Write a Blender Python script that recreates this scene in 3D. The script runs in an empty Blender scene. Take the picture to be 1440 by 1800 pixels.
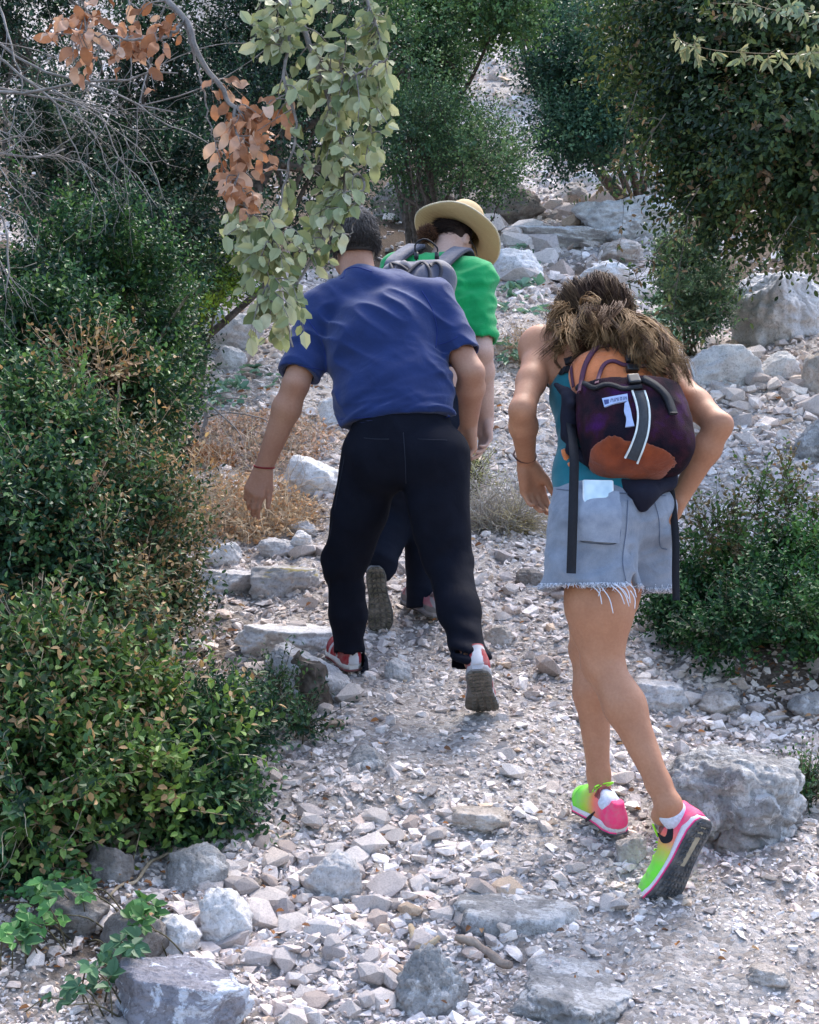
import bpy, bmesh, math, random
import numpy as np
from mathutils import Vector, Matrix
from mathutils.bvhtree import BVHTree
random.seed(7); RNG = np.random.default_rng(11)
SC = bpy.context.scene; COL = SC.collection
# ---------------------------------------------------------------- camera
FPX = 2473.0; PITCH = math.radians(4.5); CAMZ = 1.5
cam_d = bpy.data.cameras.new('camera'); cam = bpy.data.objects.new('camera', cam_d); COL.objects.link(cam)
cam.location = (0, 0, CAMZ); cam.rotation_euler = (math.radians(90) + PITCH, 0, 0)
cam_d.sensor_fit = 'VERTICAL'; cam_d.sensor_height = 24.0; cam_d.lens = FPX / 1800 * 24.0
cam_d.clip_end = 600; cam_d.clip_start = 0.05
cam_d.dof.use_dof = False
SC.camera = cam
# ---------------------------------------------------------------- world, sun, exposure
SUN_EL, SUN_AZ = math.radians(58), math.radians(25)      # azimuth clockwise from +Y: light comes from up the hill
w = bpy.data.worlds.new('World'); SC.world = w; w.use_nodes = True
nt = w.node_tree; bg = nt.nodes['Background']; sky = nt.nodes.new('ShaderNodeTexSky')
sky.sky_type = 'NISHITA'; sky.sun_disc = False; sky.sun_elevation = SUN_EL; sky.sun_rotation = SUN_AZ
sky.air_density = 1.0; sky.dust_density = 2.0; sky.ozone_density = 1.0
nt.links.new(sky.outputs[0], bg.inputs[0]); bg.inputs[1].default_value = 0.15
sd = bpy.data.lights.new('sun', 'SUN'); sun = bpy.data.objects.new('sun', sd); COL.objects.link(sun)
sd.energy = 1.5; sd.angle = math.radians(28); sd.color = (1.0, 0.93, 0.84)
sdir = Vector((math.sin(SUN_AZ) * math.cos(SUN_EL), math.cos(SUN_AZ) * math.cos(SUN_EL), math.sin(SUN_EL)))
sun.rotation_euler = sdir.to_track_quat('Z', 'Y').to_euler(); sun.location = (0, 0, 20)
SC.view_settings.view_transform = 'Standard'; SC.view_settings.look = 'None'
SC.view_settings.exposure = 1.88; SC.view_settings.gamma = 1.0
SC.cycles.max_bounces = 6; SC.cycles.diffuse_bounces = 3; SC.cycles.glossy_bounces = 2; SC.cycles.transmission_bounces = 3
SC.cycles.use_denoising = True
# ---------------------------------------------------------------- helpers: view geometry, noise
CP, SP = math.cos(PITCH), math.sin(PITCH)
def ray(px, py):
    x = (px - 720) / FPX; y = -(py - 900) / FPX
    return np.array([x, CP - y * SP, SP + y * CP])
def at(px, py, Y):
    d = ray(px, py); return np.array([0, 0, CAMZ]) + d * (Y / d[1])
def mpp(Y): return Y / FPX
def V(a): return np.asarray(a, float)
def nrm(a):
    a = V(a); return a / (np.linalg.norm(a, axis=-1, keepdims=True) + 1e-12)
def _hash(i, j, k, seed):
    h = (i.astype(np.int64) * 374761393 + j.astype(np.int64) * 668265263 + k.astype(np.int64) * 2147483647 + seed * 974634777) & 0xffffffff
    h = ((h ^ (h >> 13)) * 1274126177) & 0xffffffff
    h = (h ^ (h >> 16)) & 0xffffffff
    h = (h * 2246822519) & 0xffffffff
    return ((h ^ (h >> 15)) & 0xffff) / 32767.5 - 1.0
def vn(P, seed=0):
    P = np.asarray(P, float); I = np.floor(P).astype(np.int64); f = P - I; f = f * f * f * (f * (f * 6 - 15) + 10)
    i, j, k = I[..., 0], I[..., 1], I[..., 2]; fx, fy, fz = f[..., 0], f[..., 1], f[..., 2]; r = 0
    for a in (0, 1):
        for b in (0, 1):
            for c in (0, 1):
                r = r + _hash(i + a, j + b, k + c, seed) * (fx if a else 1 - fx) * (fy if b else 1 - fy) * (fz if c else 1 - fz)
    return r
def fbm(P, oct=4, seed=0, gain=0.5):
    s = 0; a = 1.0; P = np.asarray(P, float)
    for o in range(oct):
        s = s + a * vn(P * (2.03 ** o) + o * 17.3, seed + o); a *= gain
    return s
# ---------------------------------------------------------------- ground shape
_PY = [-6, -2, 0, 2, 2.8, 3.4, 4.0, 4.6, 5.05, 5.5, 6.6, 8.5, 11, 14, 19, 28, 40, 60, 90, 140]
_PZ = [-1.4, -.5, 0, .48, .70, .84, 1.0, 1.165, 1.31, 1.50, 2.0, 2.86, 3.95, 5.2, 7.5, 12.3, 19, 31, 50, 84]
_ty = np.arange(-8, 142, .05); _tz = np.interp(_ty, _PY, _PZ)
_ker = np.hanning(15); _ker /= _ker.sum(); _tz = np.convolve(np.pad(_tz, 7, mode='edge'), _ker, 'valid')
_tz[:8] = _tz[8]
def gh(x, y):
    x = np.asarray(x, float); y = np.asarray(y, float); z = np.interp(y, _ty, _tz)
    s = np.clip((y - 4) / 6, 0, 1)
    z = z + .16 * np.clip(x - (.9 + .12 * y), 0, 6) * (.35 + s) + .14 * np.clip(-x - (.42 + .10 * y), 0, 6) * (.5 + s)
    P = np.stack(np.broadcast_arrays(x, y, 0 * x), -1)
    z = z + .05 * vn(P * .9, 3) + .022 * vn(P * 2.7 + 5, 4) * (1 - .3 * s) + .09 * s * vn(P * 1.1 + 9, 5)
    far = np.clip((y - 14) / 20, 0, 1)
    return z + far * 1.2 * vn(P * .18, 6)
def gd(x, y):
    """gh plus the fine relief of the ground sheet"""
    x = np.asarray(x, float); y = np.asarray(y, float); sc = np.clip(y / 4, 1, 6)
    q = np.stack(np.broadcast_arrays(x, y, gh(x, y)), -1) / np.asarray(sc)[..., None]
    return gh(x, y) + (.018 * fbm(q * 9, 3, 31) + .012 * np.abs(vn(q * 23, 37))) * sc * np.clip((y - 1.2) / .5, 0, 1) - .012
def G(px, py):
    d = ray(px, py); t = np.concatenate([np.arange(1.5, 12, .01), np.arange(12, 110, .1)])
    p = np.array([0, 0, CAMZ]) + t[:, None] * d; below = p[:, 2] < gh(p[:, 0], p[:, 1])
    i = int(np.argmax(below)) if below.any() else len(t) - 1
    return p[i]
def Garr(px, py):
    x = (px - 720) / FPX; y = -(py - 900) / FPX
    D = np.stack([x, CP - y * SP, SP + y * CP], -1); t = np.full(len(px), 1.6); done = np.zeros(len(px), bool)
    step = 1.02
    lo = t.copy()
    for _ in range(220):
        P = D * t[:, None]; P[:, 2] += CAMZ; b = P[:, 2] < gh(P[:, 0], P[:, 1]); done |= b
        lo = np.where(done, lo, t); t = np.where(done, t, t * step + .01)
        if done.all(): break
    hi = t.copy()
    for _ in range(10):
        m = (lo + hi) / 2; P = D * m[:, None]; P[:, 2] += CAMZ; b = P[:, 2] < gh(P[:, 0], P[:, 1])
        hi = np.where(b, m, hi); lo = np.where(b, lo, m)
    P = D * hi[:, None]; P[:, 2] += CAMZ
    return P, done
def soilmask(x, y):
    """1 = dark soil and litter under the trees, 0 = pale scree and gravel"""
    x = np.asarray(x, float); y = np.asarray(y, float)
    P = np.stack(np.broadcast_arrays(x, y, 0 * x), -1)
    n = .35 * vn(P * 1.3 + 3, 21) + .2 * vn(P * 4.1, 22)
    u = x / np.maximum(y, .5)
    left = np.clip((-u - .185 + n * .10) / .03, 0, 1) * (y < 12) * np.clip((y - 3.4) / .3, .25, 1)
    left2 = np.clip((-x - .62 + n * .25) / .15, 0, 1) * np.clip((5.8 - y) / .4, 0, 1) * np.clip((y-2.9)/.2,0,1)*.8
    mid = np.clip((y - 12.5 + n * 2) / 1.0, 0, 1) * np.clip((.075 - u + n * .05) / .02, 0, 1) * np.clip((21 - y + n) / 1, 0, 1)
    right = np.clip((u - .20 + n * .08) / .03, 0, 1) * np.clip((y - 11) / 1, 0, 1) * np.clip((24 - y) / 2, 0, 1)
    far = np.clip((y - 30 + n) / 2, 0, 1) * np.clip((n - .15) / .2, 0, 1) * .4
    led = .9 * np.exp(-((u - .112 + n * .02) / .022) ** 2 - ((y - 13.0) / .7) ** 2)
    rl = np.clip((x - 1.05 + n * .2) / .2, 0, 1) * np.clip((y - 4.4) / .4, 0, 1) * np.clip((6.1 - y) / .4, 0, 1)
    return np.clip(np.maximum.reduce([left, left2, mid, right, far, rl * .8, led]), 0, 1)
# ---------------------------------------------------------------- helpers: objects
def props(o, label=None, cat=None, group=None, kind=None):
    if label: o['label'] = label
    if cat: o['category'] = cat
    if group: o['group'] = group
    if kind: o['kind'] = kind
    return o
def thing(name, label, cat, loc, group=None):
    o = bpy.data.objects.new(name, None); COL.objects.link(o); o.location = Vector(loc); o.empty_display_size = .1
    return props(o, label, cat, group)
def mesh_np(name, verts, faces, smooth=True, cols=None, uv=None):
    """faces: list of int arrays (each (n,k)); cols: per-vertex (n,3)"""
    me = bpy.data.meshes.new(name); verts = np.ascontiguousarray(verts, np.float32)
    me.vertices.add(len(verts)); me.vertices.foreach_set('co', verts.ravel())
    if not isinstance(faces, (list, tuple)): faces = [faces]
    faces = [np.asarray(f, np.int32) for f in faces if len(f)]
    loops = np.concatenate([f.ravel() for f in faces]); tot = np.concatenate([np.full(len(f), f.shape[1], np.int32) for f in faces])
    start = np.concatenate([[0], np.cumsum(tot)[:-1]]).astype(np.int32)
    me.loops.add(len(loops)); me.loops.foreach_set('vertex_index', loops)
    me.polygons.add(len(tot)); me.polygons.foreach_set('loop_start', start)
    me.update(calc_edges=True)
    me.polygons.foreach_set('use_smooth', np.full(len(tot), smooth, bool))
    if cols is not None:
        a = me.color_attributes.new('tint', 'FLOAT_COLOR', 'POINT')
        c = np.ones((len(verts), 4), np.float32); c[:, :3] = cols; a.data.foreach_set('color', c.ravel())
    me.update(); return me
def part(name, verts, faces, mat, parent=None, origin=None, smooth=True, cols=None, **kw):
    verts = np.asarray(verts, float)
    if origin is not None: verts = verts - V(origin)
    me = mesh_np(name, verts, faces, smooth, cols); me.materials.append(mat)
    o = bpy.data.objects.new(name, me); COL.objects.link(o)
    if parent is not None: o.parent = parent
    return props(o, **kw)
class MB:
    """collects geometry for one mesh"""
    def __init__(s): s.v = []; s.f3 = []; s.f4 = []; s.c = []; s.n = 0
    def add(s, v, f3=None, f4=None, col=None):
        v = np.asarray(v, float).reshape(-1, 3)
        s.v.append(v)
        if f3 is not None and len(f3): s.f3.append(np.asarray(f3) + s.n)
        if f4 is not None and len(f4): s.f4.append(np.asarray(f4) + s.n)
        if col is None: col = (1, 1, 1)
        s.c.append(np.broadcast_to(np.asarray(col, float), (len(v), 3))); s.n += len(v)
    def build(s, name, mat, parent=None, origin=None, smooth=True, **kw):
        fs = []
        if s.f3: fs.append(np.concatenate(s.f3))
        if s.f4: fs.append(np.concatenate(s.f4))
        return part(name, np.concatenate(s.v), fs, mat, parent, origin, smooth, np.concatenate(s.c), **kw)
def frames(pts):
    pts = V(pts); t = np.gradient(pts, axis=0); t = nrm(t)
    ref = np.array([0.31, 0.17, 0.93]); a = np.cross(t, ref); bad = np.linalg.norm(a, axis=1) < .1; a[bad] = np.cross(t[bad], [1, 0, 0])
    a = nrm(a); b = np.cross(t, a); return t, a, b
def tube(mb, pts, rad, n=5, col=None):
    pts = V(pts); m = len(pts); rad = np.broadcast_to(rad, (m,)); t, a, b = frames(pts)
    th = np.arange(n) / n * 2 * np.pi
    v = pts[:, None] + rad[:, None, None] * (np.cos(th)[None, :, None] * a[:, None] + np.sin(th)[None, :, None] * b[:, None])
    i = np.arange(m - 1)[:, None] * n; j = np.arange(n)[None]; k = (j + 1) % n
    f = np.stack([i + j, i + k, i + n + k, i + n + j], -1).reshape(-1, 4)
    v = v.reshape(-1, 3); c0 = len(v); v = np.vstack([v, pts[:1], pts[-1:]])
    f3 = [[c0, (q + 1) % n, q] for q in range(n)] + [[c0 + 1, (m - 1) * n + q, (m - 1) * n + (q + 1) % n] for q in range(n)]
    if col is not None and np.ndim(col) == 2: col = np.vstack([np.repeat(col, n, 0), col[:1], col[-1:]])
    mb.add(v, f3, f, col)
def spline(P, n):
    P = V(P)
    if len(P) == 2: return P[0] + np.linspace(0, 1, n)[:, None] * (P[1] - P[0])
    Q = np.vstack([2 * P[0] - P[1], P, 2 * P[-1] - P[-2]]); out = []
    for u in np.linspace(0, len(P) - 1 - 1e-9, n):
        i = int(u); f = u - i; a, b, c, d = Q[i:i + 4]
        out.append(.5 * (2 * b + (c - a) * f + (2 * a - 5 * b + 4 * c - d) * f * f + (3 * b - a - 3 * c + d) * f ** 3))
    return np.array(out)
# ---------------------------------------------------------------- materials
class NT:
    def __init__(s, name):
        s.m = bpy.data.materials.new(name); s.m.use_nodes = True; s.t = s.m.node_tree; s.b = s.t.nodes['Principled BSDF']; s.out = s.t.nodes['Material Output']
    def n(s, t, **k):
        x = s.t.nodes.new('ShaderNode' + t)
        for a, v in k.items(): setattr(x, a, v)
        return x
    def l(s, a, b): s.t.links.new(a, b)
    def coord(s, kind='Object'): return s.n('TexCoord').outputs[kind]
    def noise(s, scale, detail=4, rough=.55, vec=None, dist=0):
        x = s.n('TexNoise'); x.inputs['Scale'].default_value = scale; x.inputs['Detail'].default_value = detail
        x.inputs['Roughness'].default_value = rough; x.inputs['Distortion'].default_value = dist
        s.l(vec if vec is not None else s.coord(), x.inputs['Vector']); return x.outputs['Fac']
    def ramp(s, fac, stops, interp='LINEAR'):
        x = s.n('ValToRGB'); x.color_ramp.interpolation = interp; e = x.color_ramp.elements
        while len(e) < len(stops): e.new(.5)
        for q, (p, c) in zip(e, stops):
            q.position = p; q.color = (c, c, c, 1) if np.isscalar(c) else (*c, 1)
        s.l(fac, x.inputs[0]); return x.outputs[0]
    def mix(s, a, b, fac, mode='MIX'):
        x = s.n('Mix', data_type='RGBA', blend_type=mode)
        for v, i in ((a, 6), (b, 7)):
            if isinstance(v, (tuple, list)): x.inputs[i].default_value = (*v, 1)
            else: s.l(v, x.inputs[i])
        if isinstance(fac, (int, float)): x.inputs[0].default_value = fac
        else: s.l(fac, x.inputs[0])
        return x.outputs[2]
    def math(s, op, a, b=0.0):
        x = s.n('Math', operation=op)
        for v, i in ((a, 0), (b, 1)):
            if isinstance(v, (int, float)): x.inputs[i].default_value = v
            else: s.l(v, x.inputs[i])
        return x.outputs[0]
    def tint(s): return s.n('VertexColor', layer_name='tint').outputs[0]
    def bump(s, h, strength=.4, dist=.01, prev=None):
        x = s.n('Bump'); x.inputs['Strength'].default_value = strength; x.inputs['Distance'].default_value = dist; s.l(h, x.inputs['Height'])
        if prev is not None: s.l(prev, x.inputs['Normal'])
        s.l(x.outputs[0], s.b.inputs['Normal']); return x.outputs[0]
    def col(s, c):
        if isinstance(c, (tuple, list)): s.b.inputs['Base Color'].default_value = (*c, 1)
        else: s.l(c, s.b.inputs['Base Color'])
    def set(s, rough=.7, spec=.3, metal=0):
        s.b.inputs['Roughness'].default_value = rough; s.b.inputs['Specular IOR Level'].default_value = spec; s.b.inputs['Metallic'].default_value = metal; return s
_PL = {}
def plain(name, c, rough=.7, spec=.3, bump=.0, scale=200, var=.15, metal=0):
    if name in _PL: return _PL[name]
    m = NT(name); n = m.noise(scale * .2, 3); lo = tuple(v * (1 - var) for v in c); hi = tuple(min(1, v * (1 + var)) for v in c)
    m.col(m.ramp(n, [(.3, lo), (.7, hi)])); m.set(rough, spec, metal)
    if bump: m.bump(m.noise(scale, 2), bump, .002)
    _PL[name] = m.m; return m.m
def m_stone(name='limestone', tintmul=True):
    m = NT(name); g = m.noise(9, 6, .65); f = m.noise(70, 4, .7)
    c = m.ramp(g, [(.30, (.66, .64, .66)), (.5, (.95, .94, .95)), (.72, (1.08, 1.07, 1.08))])
    c = m.mix(c, m.ramp(f, [(.35, (.68, .66, .66)), (.6, (1, 1, 1))]), .8, 'MULTIPLY')
    rust = m.ramp(m.noise(14, 3, .5, dist=1.0), [(.60, 0.0), (.72, 1.0)])
    c = m.mix(c, m.tint(), 1.0, 'MULTIPLY')
    c = m.mix(c, (.42, .31, .23), m.math('MULTIPLY', rust, .30))
    m.col(c); m.set(.85, .25); h = m.math('ADD', m.noise(28, 6, .7), m.math('MULTIPLY', f, .35)); m.bump(h, .7, .012); return m.m
def m_boulder(name, dark, light, patch=(.62, .64, .68), pamt=.5, moss=0.0, scale=7):
    m = NT(name); g = m.noise(scale, 8, .62, dist=.3); f = m.noise(scale * 12, 5, .7)
    c = m.ramp(g, [(.32, dark), (.62, light)])
    p = m.ramp(m.noise(scale * 1.7, 7, .72, dist=.6), [(.53, 0.0), (.57, 1.0)]); c = m.mix(c, patch, m.math('MULTIPLY', p, pamt))
    pit = m.ramp(f, [(.33, (.35, .34, .34)), (.5, (1, 1, 1))]); c = m.mix(c, pit, .6, 'MULTIPLY')
    v = m.n('TexVoronoi', feature='DISTANCE_TO_EDGE'); v.inputs['Scale'].default_value = scale * .55
    wv = m.n('Vector' 'Math', operation='ADD'); m.l(m.coord(), wv.inputs[0])
    nn = m.n('TexNoise'); nn.inputs['Scale'].default_value = 5; m.l(nn.outputs['Color'], wv.inputs[1]); m.l(wv.outputs[0], v.inputs['Vector'])
    crack = m.ramp(v.outputs['Distance'], [(.0, 0.0), (.012, 1.0)])
    c = m.mix((.10, .09, .085), c, m.math('MAXIMUM', crack, .75))
    if moss:
        geo = m.n('NewGeometry'); sx = m.n('SeparateXYZ'); m.l(geo.outputs['Normal'], sx.inputs[0])
        k = m.math('MULTIPLY', m.ramp(sx.outputs['Z'], [(.5, 0.0), (.8, 1.0)]), m.ramp(m.noise(6, 4), [(.45, 0.0), (.55, 1.0)]))
        c = m.mix(c, (.20, .17, .05), m.math('MULTIPLY', k, moss))
    m.col(c); m.set(.9, .2); h = m.math('ADD', m.noise(scale * 3, 9, .7), m.math('MULTIPLY', crack, .08)); m.bump(h, .9, .03); return m.m
MS = m_stone()
def m_ground():
    m = NT('scree_ground'); t = m.n('VertexColor', layer_name='tint').outputs[0]
    co = m.coord(); g = m.noise(5, 8, .7, co); f = m.noise(90, 5, .75, co)
    pale = m.ramp(g, [(.3, (.37, .33, .31)), (.55, (.54, .50, .475)), (.75, (.66, .63, .61))])
    v = m.n('TexVoronoi'); v.inputs['Scale'].default_value = 55; m.l(co, v.inputs['Vector'])
    pale = m.mix(pale, m.ramp(v.outputs['Color'], [(.2, (.55, .52, .5)), (.8, (1.15, 1.15, 1.18))]), .8, 'MULTIPLY')
    soil = m.ramp(f, [(.35, (.045, .033, .025)), (.55, (.12, .085, .06)), (.7, (.22, .16, .12))])
    c = m.mix(pale, soil, t); c = m.mix(c, m.ramp(f, [(.35, (.6, .58, .56)), (.6, (1, 1, 1))]), .6, 'MULTIPLY'); m.col(c); m.set(.95, .15)
    h = m.math('ADD', m.noise(40, 8, .75, co), m.math('MULTIPLY', v.outputs['Distance'], -.6)); m.bump(h, 1.0, .02); return m.m
# ---------------------------------------------------------------- ground sheet
def build_ground():
    ys = [-7.0]
    while ys[-1] < 138: ys.append(ys[-1] + max(.022, .009 * abs(ys[-1])) if ys[-1] > 2 else ys[-1] + (.25 if ys[-1] < 1.5 else .05))
    ys = np.array(ys); us = np.concatenate([np.linspace(-1, -.36, 12)[:-1] ** 3 * 6 + 0, np.linspace(-.36, .36, 240), (np.linspace(.36, 1, 12)[1:]) ** 3 * 6])
    us[:11] = np.linspace(-5, -.40, 11); us[-11:] = np.linspace(.40, 5, 11)
    Yg, U = np.meshgrid(ys, us, indexing='ij'); X = U * np.maximum(np.abs(Yg), 2.6)
    P = np.stack([X, Yg, gd(X, Yg)], -1); n, k = P.shape[:2]
    i = np.arange(n - 1)[:, None] * k + np.arange(k - 1)[None]; F = np.stack([i, i + 1, i + k + 1, i + k], -1).reshape(-1, 4)
    S = soilmask(X, Yg).reshape(-1, 1) * np.ones((1, 3))
    return part('ground', P.reshape(-1, 3), F, m_ground(), cols=S, kind='structure', label='pale stony hillside with a trail of limestone gravel climbing it')
GROUND = build_ground()
# ---------------------------------------------------------------- stones
def hull(npts, seed, flat=.6, elong=1.3):
    r = np.random.default_rng(seed); p = nrm(r.normal(size=(npts, 3))) * r.uniform(.82, 1.05, (npts, 1))
    p = np.sign(p) * np.abs(p) ** .8; p *= [elong, 1, flat]
    bm = bmesh.new()
    for q in p: bm.verts.new(q)
    res = bmesh.ops.convex_hull(bm, input=bm.verts[:])
    dead = [g for g in res['geom_interior'] if isinstance(g, bmesh.types.BMVert)] + [v for v in bm.verts if not v.link_faces]
    bmesh.ops.delete(bm, geom=list(set(dead)), context='VERTS'); bmesh.ops.triangulate(bm, faces=bm.faces[:])
    bm.verts.ensure_lookup_table(); bm.verts.index_update()
    v = np.array([x.co[:] for x in bm.verts]); f = np.array([[x.index for x in q.verts] for q in bm.faces]); bm.free(); return v, f
SMALL = [hull(RNG.integers(6, 8), 100 + i, RNG.uniform(.55, .9), RNG.uniform(1, 1.5)) for i in range(32)]
MEDIUM = [hull(RNG.integers(10, 14), 200 + i, RNG.uniform(.45, .75), RNG.uniform(1, 1.5)) for i in range(24)]
LARGE = [hull(RNG.integers(20, 26), 300 + i, RNG.uniform(.5, .75), RNG.uniform(1, 1.4)) for i in range(16)]
def rotmats(n, r, tilt=.5):
    az = r.uniform(0, 2 * np.pi, n); tx = r.normal(0, tilt, n); ty = r.normal(0, tilt, n)
    ca, sa = np.cos(az), np.sin(az); A = np.zeros((n, 3, 3)); A[:, 0, 0] = ca; A[:, 0, 1] = -sa; A[:, 1, 0] = sa; A[:, 1, 1] = ca; A[:, 2, 2] = 1
    c, s = np.cos(tx), np.sin(tx); B = np.zeros((n, 3, 3)); B[:, 0, 0] = 1; B[:, 1, 1] = c; B[:, 1, 2] = -s; B[:, 2, 1] = s; B[:, 2, 2] = c
    c, s = np.cos(ty), np.sin(ty); C = np.zeros((n, 3, 3)); C[:, 1, 1] = 1; C[:, 0, 0] = c; C[:, 0, 2] = s; C[:, 2, 0] = -s; C[:, 2, 2] = c
    return B @ C @ A
TINTS = np.array([1.21, 1.14, 1.07]) * np.array([(.68, .655, .65), (.60, .575, .575), (.50, .475, .48), (.64, .585, .55), (.56, .49, .46), (.76, .745, .75), (.40, .375, .37), (.58, .47, .37)])
TW = np.array([.24, .22, .14, .13, .09, .12, .03, .03]); TW /= TW.sum()
def coarse(px, py):
    """how coarse the rubble is, by place on the slope"""
    a = np.exp(-(((px - 560) / 330) ** 2 + ((py - 1640) / 190) ** 2)) * 1.0
    b = np.exp(-(((px - 1330) / 170) ** 2 + ((py - 1240) / 80) ** 2)) * .7
    c = np.exp(-(((px - 430) / 120) ** 2 + ((py - 1180) / 130) ** 2)) * .5
    d = np.exp(-(((px - 1340) / 180) ** 2 + ((py - 720) / 90) ** 2)) * .8
    e = np.exp(-(((px - 980) / 150) ** 2 + ((py - 420) / 90) ** 2)) * .9
    return np.clip(a + b + c + d + e, 0, 1)
def dusty(px, py):
    return np.clip(np.exp(-(((px - 1230) / 260) ** 2 + ((py - 1690) / 110) ** 2)) + .8 * np.exp(-(((px - 760) / 110) ** 2 + ((py - 1290) / 80) ** 2)) + .7 * np.exp(-(((px - 930) / 90) ** 2 + ((py - 1480) / 60) ** 2)), 0, 1)
def scatter(n, smin, smax, power, seed, hulls, name, soil_keep=.25, bias=0, box=(-260, 1700, 60, 1960), sink=.25, individually=0):
    r = np.random.default_rng(seed); px = r.uniform(box[0], box[1], n); py = r.uniform(box[2], box[3], n)
    P, ok = Garr(px, py); co = coarse(px, py); keep = ok & (P[:, 1] < 75)
    sm = soilmask(P[:, 0], P[:, 1]); keep &= r.uniform(size=n) > sm * (1 - soil_keep)
    du = dusty(px, py); keep &= r.uniform(size=n) > du * .55
    if bias: keep &= r.uniform(size=n) < (1 - bias) + bias * co
    P = P[keep]; co = co[keep]; du = du[keep]; n = len(P); u = r.uniform(size=n)
    s = smin * (smax / smin) ** (u ** power); s *= (1 + .35 * co) * (1 - .30 * du) * P[:, 1] / FPX * .5      # half size, metres
    R = rotmats(n, r, .35); T = r.choice(len(TINTS), n, p=TW); tint = TINTS[T] * r.uniform(.85, 1.12, (n, 1))
    P[:, 2] = gd(P[:, 0], P[:, 1]) + s * (.5 - sink) * .6 + r.uniform(-.45, .6, n) * s * .6 - .002
    order = np.argsort(-s); hi = r.integers(0, len(hulls), n); out = []
    if individually:
        for i in order[:individually]:
            out.append((P[i], s[i], R[i], hi[i], tint[i]))
        rest = order[individually:]
    else: rest = order
    mb = MB()
    for h, (hv, hf) in enumerate(hulls):
        idx = rest[hi[rest] == h]
        if not len(idx): continue
        v = np.einsum('nij,kj->nki', R[idx], hv) * s[idx][:, None, None] + P[idx][:, None]
        f = (hf[None] + (np.arange(len(idx)) * len(hv))[:, None, None]).reshape(-1, 3)
        mb.add(v.reshape(-1, 3), f, None, np.repeat(tint[idx], len(hv), 0))
    return mb, out
mb1, _ = scatter(100000, 7, 17, 1.5, 1, SMALL, 'gravel')
mb2, _ = scatter(17000, 15, 34, 1.9, 2, MEDIUM, 'gravel', bias=.55)
mb3, big = scatter(2300, 28, 58, 1.8, 3, LARGE, 'gravel', bias=.93, box=(-60, 1500, 250, 1850), individually=300)
mball = MB()
for m_ in (mb1, mb2, mb3):
    f = np.concatenate(m_.f3); mball.add(np.concatenate(m_.v), f, None, np.concatenate(m_.c))
mball.build('gravel', MS, smooth=False, kind='stuff', label='loose pale limestone gravel covering the trail and slope')
_sm = {}
for P_, s_, R_, h_, t_ in big:
    key = (h_, int(t_[0] * 12))
    if key not in _sm:
        hv, hf = LARGE[h_]; bm = bmesh.new(); vs = [bm.verts.new(q) for q in hv]
        for f_ in hf: bm.faces.new([vs[q] for q in f_])
        me = bpy.data.meshes.new('stone'); bm.to_mesh(me); bm.free(); a = me.color_attributes.new('tint', 'FLOAT_COLOR', 'POINT')
        a.data.foreach_set('color', np.tile([*t_, 1.0], len(me.vertices)).astype(np.float32)); me.materials.append(MS); _sm[key] = me
    o = bpy.data.objects.new('stone', _sm[key]); COL.objects.link(o); M = Matrix(R_.tolist()).to_4x4() @ Matrix.Scale(s_, 4); M.translation = Vector(P_)
    o.parent = GROUND; o.matrix_local = M
# ---------------------------------------------------------------- boulders
def ico(sub):
    bm = bmesh.new(); bmesh.ops.create_icosphere(bm, subdivisions=sub, radius=1.0); bm.verts.index_update()
    v = np.array([x.co[:] for x in bm.verts]); f = np.array([[x.index for x in q.verts] for q in bm.faces]); bm.free(); return nrm(v), f
ICO5, ICO6 = ico(5), ico(6)
def rock(center, rad, seed, mat, label, rough=1.0, planes=16, rotz=0, tilt=0, sub=5, name='boulder', cat='boulder', flat_top=None):
    r = np.random.default_rng(seed); D, F = ICO6 if sub == 6 else ICO5
    N = nrm(r.normal(size=(planes, 3))); dd = r.uniform(.72, 1.0, planes)
    if flat_top: N = np.vstack([N, nrm([[.1, -.15, 1]])]); dd = np.append(dd, flat_top)
    t = dd[None] / np.maximum((D @ N.T), .08); t = np.minimum(t, 1.12); k = 45.
    rad_ = -np.log(np.exp(-k * t).sum(1)) / k; p = D * rad_[:, None]
    q = p + seed * 3.1
    disp = .085 * fbm(q * 1.6, 5, seed) + .085 * (np.abs(fbm(q * 2.7, 5, seed + 9, .55)) - .3) + .018 * vn(q * 14, seed + 4) + .010 * vn(q * 33, seed + 5) * (sub == 6)
    # layered ledges
    disp += .035 * vn(np.stack([q[:, 0] * 1.2, q[:, 1] * 1.2, q[:, 2] * 9], -1), seed + 7)
    p = p * (1 + rough * disp)[:, None]
    p = p * V(rad); c, s = math.cos(tilt), math.sin(tilt); p = p @ np.array([[c, 0, s], [0, 1, 0], [-s, 0, c]]).T
    c, s = math.cos(rotz), math.sin(rotz); p = p @ np.array([[c, -s, 0], [s, c, 0], [0, 0, 1]]).T
    me = mesh_np(name, p, F, True); me.materials.append(mat); o = bpy.data.objects.new(name, me); COL.objects.link(o); o.location = Vector(center)
    me.shade_smooth() if False else None
    return props(o, label, cat)
B_dark = m_boulder('grey_limestone', (.19, .18, .20), (.34, .33, .37), (.74, .76, .84), .85, scale=6)
B_grey = m_boulder('blue_grey_limestone', (.21, .205, .205), (.46, .445, .44), (.66, .65, .66), .7, scale=9)
B_pale = m_boulder('pale_limestone', (.40, .38, .38), (.62, .60, .61), (.72, .71, .73), .5)
B_white = m_boulder('white_limestone', (.58, .56, .56), (.78, .765, .77), (.84, .83, .84), .5)
B_tan = m_boulder('tan_limestone', (.33, .28, .24), (.56, .50, .46), (.66, .63, .62), .5)
B_moss = m_boulder('mossy_limestone', (.34, .32, .32), (.56, .54, .55), (.64, .63, .65), .5, moss=.9)
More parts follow.
